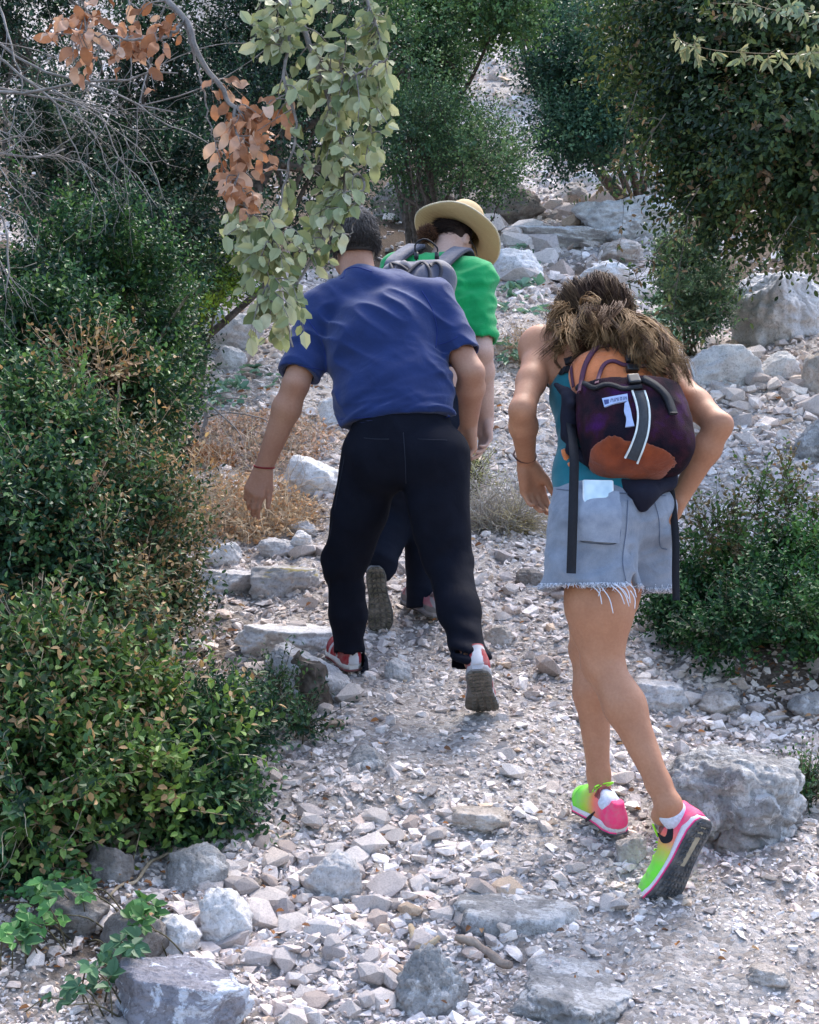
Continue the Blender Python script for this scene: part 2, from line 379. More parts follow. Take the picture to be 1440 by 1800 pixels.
B_brown = m_boulder('dark_shaded_rock', (.14, .12, .11), (.30, .27, .25), (.4, .38, .37), .4)  # dark stone; under the bushes this colour also holds the shade on grey rock
def boulder(x0, y0, x1, y1, mat, label, seed, dep=.9, sink=.25, Y=None, flat_top=None, tilt=0, rotz=0, rough=1.0, sub=5, planes=16, group=None):
    cx = (x0 + x1) / 2; g = G(cx, y1 - .12 * (y1 - y0)); Yb = g[1] if Y is None else Y; m = mpp(Yb)
    rx = (x1 - x0) / 2 * m * 1.04; ry = rx * dep; rz = (y1 - y0) / 2 * m * (1 + sink * .6)
    c = at(cx, (y0 + y1) / 2 + (y1 - y0) * sink * .35, Yb + ry * .55)
    return rock(c, (rx, ry, rz), seed, mat, label, rough, planes, rotz, tilt, sub, flat_top=flat_top)
BL = [
 (195, 1672, 448, 1840, B_dark, 'dark grey boulder blotched with white lichen, lowest at the left of the trail', 1, dict(sub=6, dep=.7, flat_top=.62)),
 (700, 1668, 812, 1785, B_grey, 'blue grey pointed rock beside the curved dry root in the foreground', 2, dict(sub=6, planes=11, rough=1.5, sink=.5)),
 (895, 1668, 1115, 1800, B_grey, 'wide flat grey slab speckled with lichen at the bottom edge of the trail', 3, dict(sub=6, dep=1.5, flat_top=.36, sink=.45, planes=22, rough=1.3, tilt=.06)),
 (800, 1530, 1010, 1650, B_grey, 'low worn grey bedrock hump showing through the gravel in the foreground', 4, dict(dep=.9, flat_top=.4, sink=.9, sub=5)),
 (1152, 1278, 1395, 1500, B_grey, 'big rounded grey boulder to the right of the neon running shoes', 105, dict(sub=6, dep=.9, planes=13, rough=1.5, flat_top=.66, tilt=.12)),
 (1100, 1183, 1208, 1250, B_pale, 'pale slab with a broken brown edge just right of the calves', 6, dict(flat_top=.6)),
 (540, 1500, 632, 1590, B_pale, 'rounded pale stone block in the middle of the coarse rubble', 7, {}),
 (782, 1408, 892, 1462, B_tan, 'flat tan topped rock alone in the middle of the trail', 8, dict(flat_top=.5)),
 (298, 1482, 394, 1575, B_grey, 'upright smooth grey rock at the foot of the left shrubs', 9, {}),
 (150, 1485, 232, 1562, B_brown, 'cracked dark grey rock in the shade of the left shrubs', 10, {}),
 (262, 1608, 352, 1690, B_white, 'bluish white angular rock right above the lichen boulder', 11, {}),
 (345, 1565, 445, 1660, B_white, 'white wedge shaped rock left of the block in the coarse rubble', 12, {}),
 (365, 1388, 435, 1455, B_tan, 'cream blocky rock at the edge of the dark green low shrub', 13, {}),
 (608, 1310, 672, 1362, B_grey, 'small rounded grey rock half way up the trail', 14, {}),
 (425, 1065, 610, 1150, B_white, 'broad white shelf of rock left of the black trousers', 15, dict(flat_top=.35, dep=1.1, sink=.5, sub=6)),
 (470, 1120, 625, 1250, B_pale, 'long pale slab slanting down behind the tree stump', 16, dict(tilt=.42, flat_top=.4, dep=.6, sub=6)),
 (352, 985, 470, 1050, B_pale, 'pale ledge rock below the dry brushwood', 17, dict(flat_top=.5, sub=5)),
 (440, 978, 560, 1050, B_moss, 'pale rock with a brown mossy top below the stacked stones', 18, dict(flat_top=.55)),
 (452, 944, 520, 984, B_pale, 'long oval stone resting on the mossy ledge', 19, {}),
 (505, 935, 552, 975, B_white, 'small white stone leaning on the long oval stone', 20, {}),
 (368, 955, 430, 1000, B_white, 'white stone at the left end of the ledge', 21, {}),
 (508, 915, 556, 944, B_pale, 'topmost small pale stone above the ledge', 22, {}),
 (338, 545, 462, 625, B_white, 'large white rock glimpsed below the hanging leafy branch', 23, dict(sub=5)),
 (378, 607, 432, 655, B_white, 'small bright white rock under the larger white rock', 24, {}),
 (490, 800, 600, 880, B_white, 'broken white rock at the left of the black trousers', 25, dict(sub=5)),
 (855, 1098, 905, 1142, B_tan, 'pinkish brown stone touching the right trouser cuff', 26, {}),
 (905, 1000, 955, 1035, B_brown, 'small dark stone between the two rear walkers', 27, {}),
 (672, 1158, 722, 1204, B_pale, 'squat pale stone between the walking shoes', 28, {}),
 (1016, 332, 1222, 440, B_white, 'huge flat topped boulder with shaded face high on the slope', 29, dict(sub=6, flat_top=.5, dep=1.0, sink=.2, planes=12, rough=1.3)),
 (1058, 287, 1195, 360, B_white, 'tall blocky boulder behind the huge flat topped one', 30, dict(sub=5)),
 (1000, 300, 1075, 352, B_white, 'white slanting boulder left of the tall blocky one', 31, dict()),
 (975, 320, 1035, 375, B_tan, 'yellowish stone block at the head of the trail', 32, {}),
 (880, 393, 1075, 442, B_white, 'thin wide rock ledge across the upper trail', 33, dict(flat_top=.4, dep=.9, sink=.3, sub=6)),
 (862, 432, 952, 510, B_white, 'white boulder right of the straw hat', 34, {}),
 (1010, 455, 1120, 515, B_white, 'white jagged boulder directly above the long haired head', 35, {}),
 (1040, 425, 1140, 470, B_tan, 'low tan boulder under the ledge in the upper trail', 36, {}),
 (1288, 452, 1455, 620, B_white, 'massive pitted boulder at the right edge under the trees', 37, dict(sub=6, dep=.8, rough=1.5)),
 (1215, 602, 1345, 695, B_white, 'chalky white boulder right of the raised elbow', 38, dict(sub=5)),
 (1338, 618, 1402, 672, B_white, 'angular white stone under the massive pitted boulder', 39, {}),
 (1402, 620, 1470, 705, B_tan, 'pinkish stone cut by the right edge below the massive boulder', 40, {}),
 (1395, 740, 1480, 815, B_grey, 'grey rock cut by the right edge above the green shrub', 41, {}),
 (1245, 1150, 1292, 1188, B_white, 'little white stone at the foot of the right shrub', 42, {}),
 (1228, 1212, 1300, 1255, B_tan, 'cream stone pile top right of the big grey boulder', 43, {}),
 (1385, 1215, 1470, 1262, B_grey, 'smooth grey stone cut by the right edge beyond the big boulder', 44, {}),
 (1312, 1690, 1385, 1738, B_tan, 'lone pale stone in the dusty right foreground', 45, dict(flat_top=.6)),
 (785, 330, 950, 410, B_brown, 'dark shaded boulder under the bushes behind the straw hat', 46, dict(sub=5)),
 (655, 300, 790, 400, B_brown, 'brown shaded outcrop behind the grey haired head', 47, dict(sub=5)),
 (560, 690, 640, 760, B_white, 'white rock behind the blue shirt beside the dry brush', 48, {}),
 (1083, 1462, 1140, 1520, B_tan, 'pinkish stone wedged between the neon shoes', 49, {}),
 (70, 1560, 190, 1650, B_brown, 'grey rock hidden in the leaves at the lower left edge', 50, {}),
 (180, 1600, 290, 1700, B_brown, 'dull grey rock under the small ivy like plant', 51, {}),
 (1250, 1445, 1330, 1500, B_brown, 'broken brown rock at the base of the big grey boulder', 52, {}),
]
for b in BL: boulder(*b[:7], **b[7])
for b in []: pass
# ================================================================ people: signed-distance bodies meshed by surface nets
class Field:
    def __init__(s, lo, hi, h):
        s.lo = V(lo); s.h = h; s.n = (np.ceil((V(hi) - s.lo) / h).astype(int) + 1); s.v = np.full(s.n, .2, np.float32)
    def blk(s, lo, hi):
        a = np.clip(np.floor((V(lo) - s.lo) / s.h).astype(int), 0, s.n); b = np.clip(np.ceil((V(hi) - s.lo) / s.h).astype(int) + 1, 0, s.n)
        sl = tuple(slice(i, j) for i, j in zip(a, b))
        g = [s.lo[d] + np.arange(a[d], b[d], dtype=np.float32) * s.h for d in range(3)]
        return sl, g[0][:, None, None].astype(np.float32), g[1][None, :, None].astype(np.float32), g[2][None, None, :].astype(np.float32)
    def put(s, fn, lo, hi, k=.0, op='u'):
        mar = k + 4 * s.h; sl, X, Y, Z = s.blk(V(lo) - mar, V(hi) + mar)
        a = s.v[sl]
        if a.size == 0: return s
        d = fn(X, Y, Z)
        if op == 's': d = -d; a2 = -a
        else: a2 = a
        if k > 0:
            h = np.maximum(k - np.abs(a2 - d), 0) / k
            r = np.minimum(a2, d) - h * h * k * .25 if op == 'u' else None
            if op == 's': h = np.maximum(k - np.abs(a - d), 0) / k; r = np.maximum(a, d) + h * h * k * .25
        else: r = np.minimum(a, d) if op == 'u' else np.maximum(a, d)
        s.v[sl] = r; return s
    def cone(s, p, q, r1, r2, k=.02, flat=1.0, side=None, op='u'):
        p, q = V(p), V(q); v = q - p; L2 = max(v @ v, 1e-9); R = max(r1, r2)
        if side is not None:
            S = V(side) - v * (V(side) @ v) / L2 if L2 > 1e-6 else V(side); S = nrm(S)
        def fn(X, Y, Z):
            x, y, z = X - p[0], Y - p[1], Z - p[2]
            t = np.clip((x * v[0] + y * v[1] + z * v[2]) / L2, 0, 1); x = x - t * v[0]; y = y - t * v[1]; z = z - t * v[2]; rr = r1 + t * (r2 - r1)
            if side is None: return np.sqrt(x * x + y * y + z * z) - rr
            a = x * S[0] + y * S[1] + z * S[2]; b2 = np.maximum(x * x + y * y + z * z - a * a, 0)
            return (np.sqrt(a * a + b2 / flat ** 2) - rr) * (flat if flat < 1 else 1.0)
        return s.put(fn, np.minimum(p, q) - R, np.maximum(p, q) + R, k, op)
    def chain(s, pts, rs, **kw):
        for i in range(len(pts) - 1): s.cone(pts[i], pts[i + 1], rs[i], rs[i + 1], **kw)
        return s
    def ell(s, c, rad, ax=None, k=.02, op='u'):
        c = V(c); rad = V(rad); A = np.eye(3) if ax is None else V(ax); R = rad.max()
        def fn(X, Y, Z):
            x, y, z = X - c[0], Y - c[1], Z - c[2]; u = [x * A[i][0] + y * A[i][1] + z * A[i][2] for i in range(3)]
            k0 = np.sqrt(sum((u[i] / rad[i]) ** 2 for i in range(3))); k1 = np.sqrt(sum((u[i] / rad[i] ** 2) ** 2 for i in range(3))) + 1e-6
            return k0 * (k0 - 1) / k1
        return s.put(fn, c - R, c + R, k, op)
    def box(s, c, half, ax, r=.02, k=.01, op='u'):
        c = V(c); half = V(half); A = V(ax); R = np.linalg.norm(half)
        def fn(X, Y, Z):
            x, y, z = X - c[0], Y - c[1], Z - c[2]; q = [np.abs(x * A[i][0] + y * A[i][1] + z * A[i][2]) - (half[i] - r) for i in range(3)]
            return np.sqrt(sum(np.maximum(t, 0) ** 2 for t in q)) + np.minimum(np.maximum(np.maximum(q[0], q[1]), q[2]), 0) - r
        return s.put(fn, c - R, c + R, k, op)
    def cut(s, p, n, lo=None, hi=None, r=None, k=0):
        """remove everything on the +n side of the plane, inside a box or within r of p"""
        p = V(p); n = nrm(n)
        if r: lo, hi = p - r, p + r
        if lo is None: lo, hi = s.lo, s.lo + s.n * s.h
        sl, X, Y, Z = s.blk(lo, hi); d = (X - p[0]) * n[0] + (Y - p[1]) * n[1] + (Z - p[2]) * n[2]; s.v[sl] = np.maximum(s.v[sl], d); return s
    def join(s, o, k=.02):
        """blend in a field on the same grid"""
        h = np.maximum(k - np.abs(s.v - o.v), 0) / k; s.v = np.minimum(s.v, o.v) - h * h * k * .25; return s
    def like(s): g = Field.__new__(Field); g.lo, g.h, g.n = s.lo, s.h, s.n; g.v = np.full(s.n, .2, np.float32); return g
    def wrinkle(s, fn, band=.03):
        m = np.nonzero(np.abs(s.v) < band)
        if len(m[0]): P = s.lo + np.stack(m, -1) * s.h; s.v[m] += fn(P).astype(np.float32)
        return s
    def mesh(s):
        v = s.v; ins = v < 0
        for d in range(3):
            sl = [slice(None)] * 3; sl[d] = 0; ins[tuple(sl)] = False; sl[d] = -1; ins[tuple(sl)] = False
        i8 = ins.astype(np.uint8); n = s.n; cnt = np.zeros(n - 1, np.uint8)
        for a in (0, 1):
            for b in (0, 1):
                for c in (0, 1): cnt += i8[a:n[0] - 1 + a, b:n[1] - 1 + b, c:n[2] - 1 + c]
        A = np.nonzero((cnt > 0) & (cnt < 8)); N = len(A[0]); idx = np.full(n - 1, -1, np.int32); idx[A] = np.arange(N)
        acc = np.zeros((N, 3)); w = np.zeros(N); B = np.stack(A, -1)
        cr = [(a, b, c) for a in (0, 1) for b in (0, 1) for c in (0, 1)]
        vals = {c: v[A[0] + c[0], A[1] + c[1], A[2] + c[2]] for c in cr}; inz = {c: ins[A[0] + c[0], A[1] + c[1], A[2] + c[2]] for c in cr}
        for c in cr:
            for d in range(3):
                if c[d]: continue
                e = list(c); e[d] = 1; e = tuple(e); m = inz[c] != inz[e]
                a, b = vals[c], vals[e]; t = np.where(m, np.clip(a / np.where(np.abs(a - b) < 1e-9, 1e-9, a - b), 0.02, .98), 0)
                p = np.tile(np.array(c, float), (N, 1)); p[:, d] = t; acc += p * m[:, None]; w += m
        P = s.lo + (B + acc / np.maximum(w, 1)[:, None]) * s.h; F = []
        for d in range(3):
            u, t = (d + 1) % 3, (d + 2) % 3
            sa = [slice(1, -1)] * 3; sa[d] = slice(0, -1); sb = list(sa); sb[d] = slice(1, None)
            a = ins[tuple(sa)]; b = ins[tuple(sb)]; E = np.nonzero(a != b); fl = a[E]
            e = [E[0].copy(), E[1].copy(), E[2].copy()]
            for q in range(3):
                if q != d: e[q] = e[q] + 1
            def cell(du, dt):
                z = [x.copy() for x in e]; z[u] -= du; z[t] -= dt; return idx[z[0], z[1], z[2]]
            q = np.stack([cell(1, 1), cell(0, 1), cell(0, 0), cell(1, 0)], -1); q[~fl] = q[~fl][:, ::-1]; F.append(q)
        return P, np.concatenate(F)
def relax(P, F, it=1, lam=.5):
    for _ in range(it):
        S = np.zeros_like(P); C = np.zeros(len(P))
        for a in range(4):
            i, j = F[:, a], F[:, (a + 1) % 4]
            for k in range(3): S[:, k] += np.bincount(i, P[j, k], len(P)) + np.bincount(j, P[i, k], len(P))
            C += np.bincount(i, minlength=len(P)) + np.bincount(j, minlength=len(P))
        P = P + lam * (S / np.maximum(C, 1)[:, None] - P)
    return P
def bake(f, name, mat, root, org, it=1, cols=None, **kw):
    P, F = f.mesh(); P = relax(P, F, it); c = cols(P) if cols else None
    o = part(name, P, [F], mat, root, org, True, c, **kw); return o, P, F
def bvh(P, F): return BVHTree.FromPolygons([tuple(p) for p in P], [tuple(int(i) for i in f) for f in F])
def cast(tree, px, py, default=None):
    o = Vector((0, 0, CAMZ)); d = Vector(ray(px, py)).normalized(); h = tree.ray_cast(o, d)
    return (V(h[0]), V(h[1])) if h[0] is not None else default
def castn(tree, px, py):
    """like cast, but a point beside the silhouette slides to the nearest spot of the surface"""
    h = cast(tree, px, py)
    if h: return h
    y = 4.5
    for _ in range(4):
        q = tree.find_nearest(Vector(at(px, py, y))); y = q[0][1]
    return V(q[0]), V(q[1])
def patch(mb, tree, A, B, n, m, off=.002, th=.0, col=None):
    A = list(A); B = list(B)
    """a sheet lying on a surface between two outlines A and B given along the photograph's edges"""
    A, B = spline([(*p, 0) for p in A], n), spline([(*p, 0) for p in B], n); g = np.zeros((n, m, 3)); nn = np.zeros((n, m, 3)); ok = np.zeros((n, m), bool)
    for i in range(n):
        for j in range(m):
            p = A[i] + (B[i] - A[i]) * (j / (m - 1)); h = cast(tree, p[0], p[1])
            if h: g[i, j], nn[i, j] = h; ok[i, j] = True
    if not ok.any(): return
    for i in range(n):
        for j in range(m):
            if not ok[i, j]:
                q = np.argwhere(ok); w_ = q[np.argmin(((q - [i, j]) ** 2).sum(1))]; y = g[w_[0], w_[1]][1]; p = A[i] + (B[i] - A[i]) * (j / (m - 1)); g[i, j] = at(p[0], p[1], y); nn[i, j] = nn[w_[0], w_[1]]
    mid = nrm(nn.mean((0, 1))); nn = nrm(nn * .6 + mid * .4)
    top = g + nn * (off + th); bot = g + nn * (off - .004)
    for L, fl in ((top, 0), (bot, 1)):
        f = [[i * m + j, (i + 1) * m + j, (i + 1) * m + j + 1, i * m + j + 1] for i in range(n - 1) for j in range(m - 1)]; f = np.array(f)
        mb.add(L.reshape(-1, 3), None, f if fl == 0 else f[:, ::-1], col)
    ring = [(i, 0) for i in range(n)] + [(n - 1, j) for j in range(1, m)] + [(i, m - 1) for i in range(n - 2, -1, -1)] + [(0, j) for j in range(m - 2, 0, -1)]
    k = len(ring); v = [top[a] for a in ring] + [bot[a] for a in ring]; mb.add(v, None, [[i, (i + 1) % k, k + (i + 1) % k, k + i] for i in range(k)], col)
def strap(mb, pts, nors, w, th=.003, col=None):
    pts = V(pts); t = nrm(np.gradient(pts, axis=0)); nors = nrm(V(nors)); s = nrm(np.cross(t, nors)); w = np.broadcast_to(w, (len(pts),))[:, None] / 2
    a, b, c, d = pts + s * w, pts + s * w + nors * th, pts - s * w + nors * th, pts - s * w; n = len(pts); v = np.stack([a, b, c, d], 1).reshape(-1, 3)
    f = [[i * 4 + j, (i + 1) * 4 + j, (i + 1) * 4 + (j + 1) % 4, i * 4 + (j + 1) % 4] for i in range(n - 1) for j in range(4)]
    f += [[3, 2, 1, 0], [n * 4 - 4, n * 4 - 3, n * 4 - 2, n * 4 - 1]]
    mb.add(v, None, np.array(f)[:, ::-1], col)
def surf_line(tree, px, n, off=.002):
    L = spline([(*p, 0) for p in px], n); P, N = [], []; last = None
    for p in L:
        h = castn(tree, p[0], p[1])
        if h: P.append(h[0] + h[1] * off); N.append(h[1])
    P = V(P); N = V(N)
    for _ in range(2):
        if len(P) > 4: P[1:-1] = (P[:-2] + 2 * P[1:-1] + P[2:]) / 4; N[1:-1] = (N[:-2] + 2 * N[1:-1] + N[2:]) / 4
    return P, N
# ---------------------------------------------------------------- anatomy
def hand(f, w, D, T, N, curls, s=1.0, spread=0.0, thumb=(.75, .7, .3), k=.008):
    """w wrist, D towards the fingers, T towards the thumb side, N out of the palm"""
    D = nrm(D); T = nrm(V(T) - D * (V(T) @ D)); N0 = np.cross(D, T); N = N0 if N0 @ V(N) > 0 else -N0
    off = [.030, .010, -.011, -.029]; reach = [.092, .095, .090, .082]; ln = [(.042, .026, .021), (.046, .029, .022), (.043, .027, .021), (.034, .020, .018)]
    rad = [.0092, .0095, .009, .008]
    f.cone(w - D * .02 * s, w + D * .03 * s, .024 * s, .026 * s, k=.012, flat=.72, side=T)
    for i in range(4):
        kn = w + (D * reach[i] + T * off[i]) * s; f.cone(w + (D * .015 + T * off[i] * .55) * s, kn, .0155 * s, .0118 * s, k=.012, flat=.95, side=T)
        c = curls[i] if not np.isscalar(curls[i]) else (curls[i], curls[i] * 1.1, curls[i] * .7)
        a = 0; p = kn; d0 = nrm(D + T * (spread * off[i] * 10))
        for j in range(3):
            a += c[j]; d = d0 * math.cos(a) + N * math.sin(a); q = p + d * ln[i][j] * s
            f.cone(p, q, rad[i] * s * (1.06 - .09 * j), rad[i] * s * (.97 - .09 * j), k=.003 if j else .006); p = q
    b = w + (D * .022 + T * .022 + N * .006) * s; th = nrm(T * thumb[0] + D * thumb[1] + N * thumb[2]); m1 = b + th * .044 * s
    f.cone(b, m1, .0165 * s, .0125 * s, k=.012); th2 = nrm(th + D * .45 - T * .15); m2 = m1 + th2 * .034 * s; f.cone(m1, m2, .0118 * s, .0102 * s, k=.004)
    th3 = nrm(th2 + D * .25); f.cone(m2, m2 + th3 * .026 * s, .0102 * s, .0082 * s, k=.003)
    f.cone(w + (D * .02 + T * .014 + N * .008) * s, w + (D * .055 + T * .026 + N * .01) * s, .015 * s, .012 * s, k=.014)
    f.cone(w + (D * .025 - T * .018 + N * .008) * s, w + (D * .06 - T * .022 + N * .006) * s, .013 * s, .011 * s, k=.014)
def head(f, c, fw, up, s=1.0, neck=None, nr=.055, nbase=None):
    up = nrm(up); fw = nrm(V(fw) - up * (V(fw) @ up)); r = np.cross(fw, up); A = [r, fw, up]; P = lambda a, b, d: c + (r * a + fw * b + up * d) * s
    f.ell(P(0, -.012, .03), V([.074, .096, .086]) * s, A, k=.03)
    f.ell(P(0, .034, -.03), V([.060, .060, .083]) * s, A, k=.03)
    f.cone(P(-.035, .03, -.075), P(.035, .03, -.075), .028 * s, .028 * s, k=.03); f.ell(P(0, .068, -.095), V([.026, .022, .02]) * s, A, k=.02)
    f.cone(P(0, .090, .005), P(0, .112, -.030), .009 * s, .013 * s, k=.012); f.cone(P(-.014, .100, -.034), P(.014, .100, -.034), .009 * s, .009 * s, k=.008)
    f.cone(P(-.02, .088, -.058), P(.02, .088, -.058), .008 * s, .008 * s, k=.008); f.cone(P(-.017, .087, -.068), P(.017, .087, -.068), .008 * s, .008 * s, k=.006)
    for e in (-1, 1):
        f.ell(P(e * .032, .094, .006), V([.017, .012, .012]) * s, A, k=.014, op='s'); f.cone(P(e * .014, .092, .026), P(e * .046, .082, .026), .007 * s, .006 * s, k=.012)
        f.ell(P(e * .077, -.004, -.008), V([.009, .019, .032]) * s, A, k=.008); f.ell(P(e * .087, .0, -.004), V([.006, .010, .019]) * s, A, k=.004, op='s')
    if neck is not None: f.chain([neck, c + (-fw * .022 - up * .05) * s], [nr, nr * .92], k=.035, flat=1.0)
    return A
def arm(f, S, E, W, r=(.055, .045, .041, .043, .027), k=.025, side=None):
    S, E, W = V(S), V(E), V(W); f.cone(S, S * .45 + E * .55, r[0], r[1], k=k); f.cone(S * .45 + E * .55, E, r[1], r[2], k=k)
    f.ell(E + nrm((E - S) / np.linalg.norm(E - S) + (E - W) / np.linalg.norm(E - W)) * r[2] * .62, (r[2] * .5,) * 3, k=.014)
    m = E * .72 + W * .28; f.cone(E, m, r[2] * .95, r[3], k=.02); f.cone(m, W, r[3], r[4], k=.02, flat=.9, side=side if side is not None else (1, 0, 0))
def leg(f, H, K, A, r=(.088, .062, .052, .058, .036), k=.03, back=(0, -1, 0), gas=False):
    H, K, A = V(H), V(K), V(A); b = nrm(back); m = H * .4 + K * .6
    f.cone(H, m, r[0], (r[0] + r[1]) / 2, k=k); f.cone(m, K, (r[0] + r[1]) / 2, r[2], k=k)
    c = K * .70 + A * .30 + b * .016; f.cone(K, c, r[2] * .93, r[3], k=.02); f.cone(c, A * .85 + K * .15, r[3], r[4], k=.03); f.cone(A * .85 + K * .15, A, r[4], r[4] * 1.0, k=.02)
    f.ell(K + (0, 0, 0) - b * .022, (r[2] * .72,) * 3, k=.03)
    if gas:
        ax_ = nrm(A - K); sd_ = nrm(np.cross(ax_, b)); bb_ = nrm(np.cross(sd_, ax_)); bb_ = bb_ if bb_ @ b > 0 else -bb_
        for e, dz in ((-1, .28), (1, .33)): f.ell(K * (1 - dz) + A * dz + bb_ * .026 + sd_ * e * .021, (.026, .024, .078), [sd_, bb_, ax_], k=.010)
        f.cone(K * .34 + A * .66 + bb_ * .026, A + bb_ * .024, .016, .010, k=.014)
        for e in (-1, 1): f.cone(K - ax_ * .10 + sd_ * e * .036 + bb_ * .022, K + ax_ * .02 + sd_ * e * .034 + bb_ * .02, .017, .012, k=.012)
def bounds(pts, m=.14): pts = V(pts); return pts.min(0) - m, pts.max(0) + m
# ---------------------------------------------------------------- shoes
def shoe_frame(H, L, U): L = nrm(L); U = nrm(V(U) - L * (V(U) @ L)); return V(H), L, U, np.cross(L, U)
def shoe_map(P, fr, s, bend, xb=.185):
    """x heel to toe, y across (positive to the shoe's right seen from above heel->toe), z up"""
    H, L, U, S = fr; P = V(P) * 1.0; x, y, z = P[:, 0].copy(), P[:, 1], P[:, 2].copy()
    m = x > xb; R = .05                      # bend radius region
    a = np.clip((x - xb) / .05, 0, 1) * bend
    xx = x - xb; bx = np.where(a > 0, np.minimum(xx, .05), 0)
    # arc then straight, toe turned up
    ang = a; rad = .05 / max(bend, 1e-6); ax = np.where(m, rad * np.sin(ang), xx); az = np.where(m, rad * (1 - np.cos(ang)), 0)
    ext = np.maximum(xx - .05, 0); ax = ax + ext * np.cos(ang) * m; az = az + ext * np.sin(ang) * m
    x2 = np.where(m, xb + ax - z * np.sin(ang), x); z2 = np.where(m, az + z * np.cos(ang), z)
    return H + s * (x2[:, None] * L + z2[:, None] * U + y[:, None] * S)
_XS = np.array([0, .012, .04, .08, .12, .16, .20, .235, .262, .277, .283]); _HW = np.array([.012, .026, .034, .033, .033, .039, .045, .044, .035, .020, .006])
def sole_outline(grow=0.0, n=40, asym=.006):
    xs = np.concatenate([[0], np.sort(np.concatenate([np.linspace(.004, .279, n)])), [.283]]); hw = np.interp(xs, _XS, _HW) + grow
    c = asym * np.sin(np.clip((xs - .08) / .2, 0, 1) * np.pi * .9); return xs, c - hw, c + hw
def slab(mb, z0f, z1f, grow, fr, s, bend, col=None, n=40, rnd=.005, asym=.006):
    xs, ya, yb = sole_outline(grow, n, asym); m = 9; rows = []
    us = np.linspace(-1, 1, m); top = []; bot = []
    for x, a, b in zip(xs, ya, yb):
        c, h = (a + b) / 2, (b - a) / 2; z0, z1 = z0f(x), z1f(x)
        ring = [(x, c + h * u, z1) for u in us * .92] + [(x, c + h, (z0 + z1) / 2 + rnd * .5), (x, c + h, (z0 + z1) / 2 - rnd * .5)] + [(x, c + h * u, z0) for u in us[::-1] * .92] + [(x, c - h, (z0 + z1) / 2 - rnd * .5), (x, c - h, (z0 + z1) / 2 + rnd * .5)]
        rows.append(ring)
    R = V(rows); k = R.shape[1]; nn = len(R); v = shoe_map(R.reshape(-1, 3), fr, s, bend)
    f = [[i * k + j, (i + 1) * k + j, (i + 1) * k + (j + 1) % k, i * k + (j + 1) % k] for i in range(nn - 1) for j in range(k)]
    cc = None if col is None else np.array([col(x) for x in xs]).repeat(k, 0)
    mb.add(v, None, np.array(f)[:, ::-1], cc)
    c0 = len(v)
    for r, fl in ((0, 1), (nn - 1, 0)):
        ring = v[r * k:(r + 1) * k]; vv = np.vstack([ring, ring.mean(0)]); ff = [[j, (j + 1) % k, k] for j in range(k)]; ff = np.array(ff) if not fl else np.array(ff)[:, ::-1]
        mb.add(vv, ff[:, ::-1], None, None if cc is None else cc[r * k])
def lugs(mb, fr, s, bend, col, style=0):
    for ix, x in enumerate(np.arange(.012, .272, .0155 if style == 0 else .021)):
        hw = np.interp(x, _XS, _HW); c = .006 * math.sin(min(max((x - .08) / .2, 0), 1) * math.pi * .9)
        for y in np.linspace(-.8, .8, 6 if style == 0 else 4):
            if style == 0 and .05 < x < .14 and abs(y) < .35: continue
            a = .0048 if style == 0 else .007; yy = c + y * hw * .93; sk = .35 * a * np.sign(y)
            b = []
            for dz in (.0005, -.0042):
                q = 1.0 if dz > 0 else .8; b += [(x - a * q - sk, yy - a * q, dz), (x + a * q - sk, yy - a * q, dz), (x + a * q + sk, yy + a * q, dz), (x - a * q + sk, yy + a * q, dz)]
            v = shoe_map(V(b), fr, s, bend); mb.add(v, None, [[4, 5, 6, 7][::-1], [0, 1, 5, 4], [1, 2, 6, 5], [2, 3, 7, 6], [3, 0, 4, 7]], col)
def upper_local():
    """signed-distance upper in shoe space"""
    f = Field((-.02, -.07, .0), (.31, .07, .15), .0035); S = (0, 1, 0)
    st = [(.030, .000, .048, .030), (.045, .000, .065, .031), (.08, .001, .066, .033), (.12, .002, .060, .034), (.155, .004, .048, .038), (.195, .006, .036, .0425), (.235, .006, .030, .040), (.258, .005, .026, .031)]
    for a, b in zip(st[:-1], st[1:]):
        # each station: ellipse of height h centred near the sole
        f.cone((a[0], a[1], .022 + a[2] * .28), (b[0], b[1], .022 + b[2] * .28), a[3], b[3], k=.012, flat=1.0)
        f.cone((a[0], a[1], .022 + a[2] * .62), (b[0], b[1], .022 + b[2] * .62), a[3] * .72, b[3] * .72, k=.015)
    f.cone((.028, 0, .03), (.018, 0, .088), .030, .020, k=.02); f.cone((.10, .002, .07), (.075, .001, .105), .026, .022, k=.02)
    f.cut((0, 0, .020), (0, 0, -1))
    f.put(lambda X, Y, Z: np.sqrt(((X - .058) / .036) ** 2 + (Y / .0235) ** 2) * .024 - .024 + np.maximum(.05 - Z, 0), (.0, -.04, .045), (.12, .04, .15), k=.006, op='s')
    f.cut((.02, 0, .098), (-.22, 0, 1)); 
    P, F = f.mesh(); return relax(P, F, 2), F
UPP = upper_local()
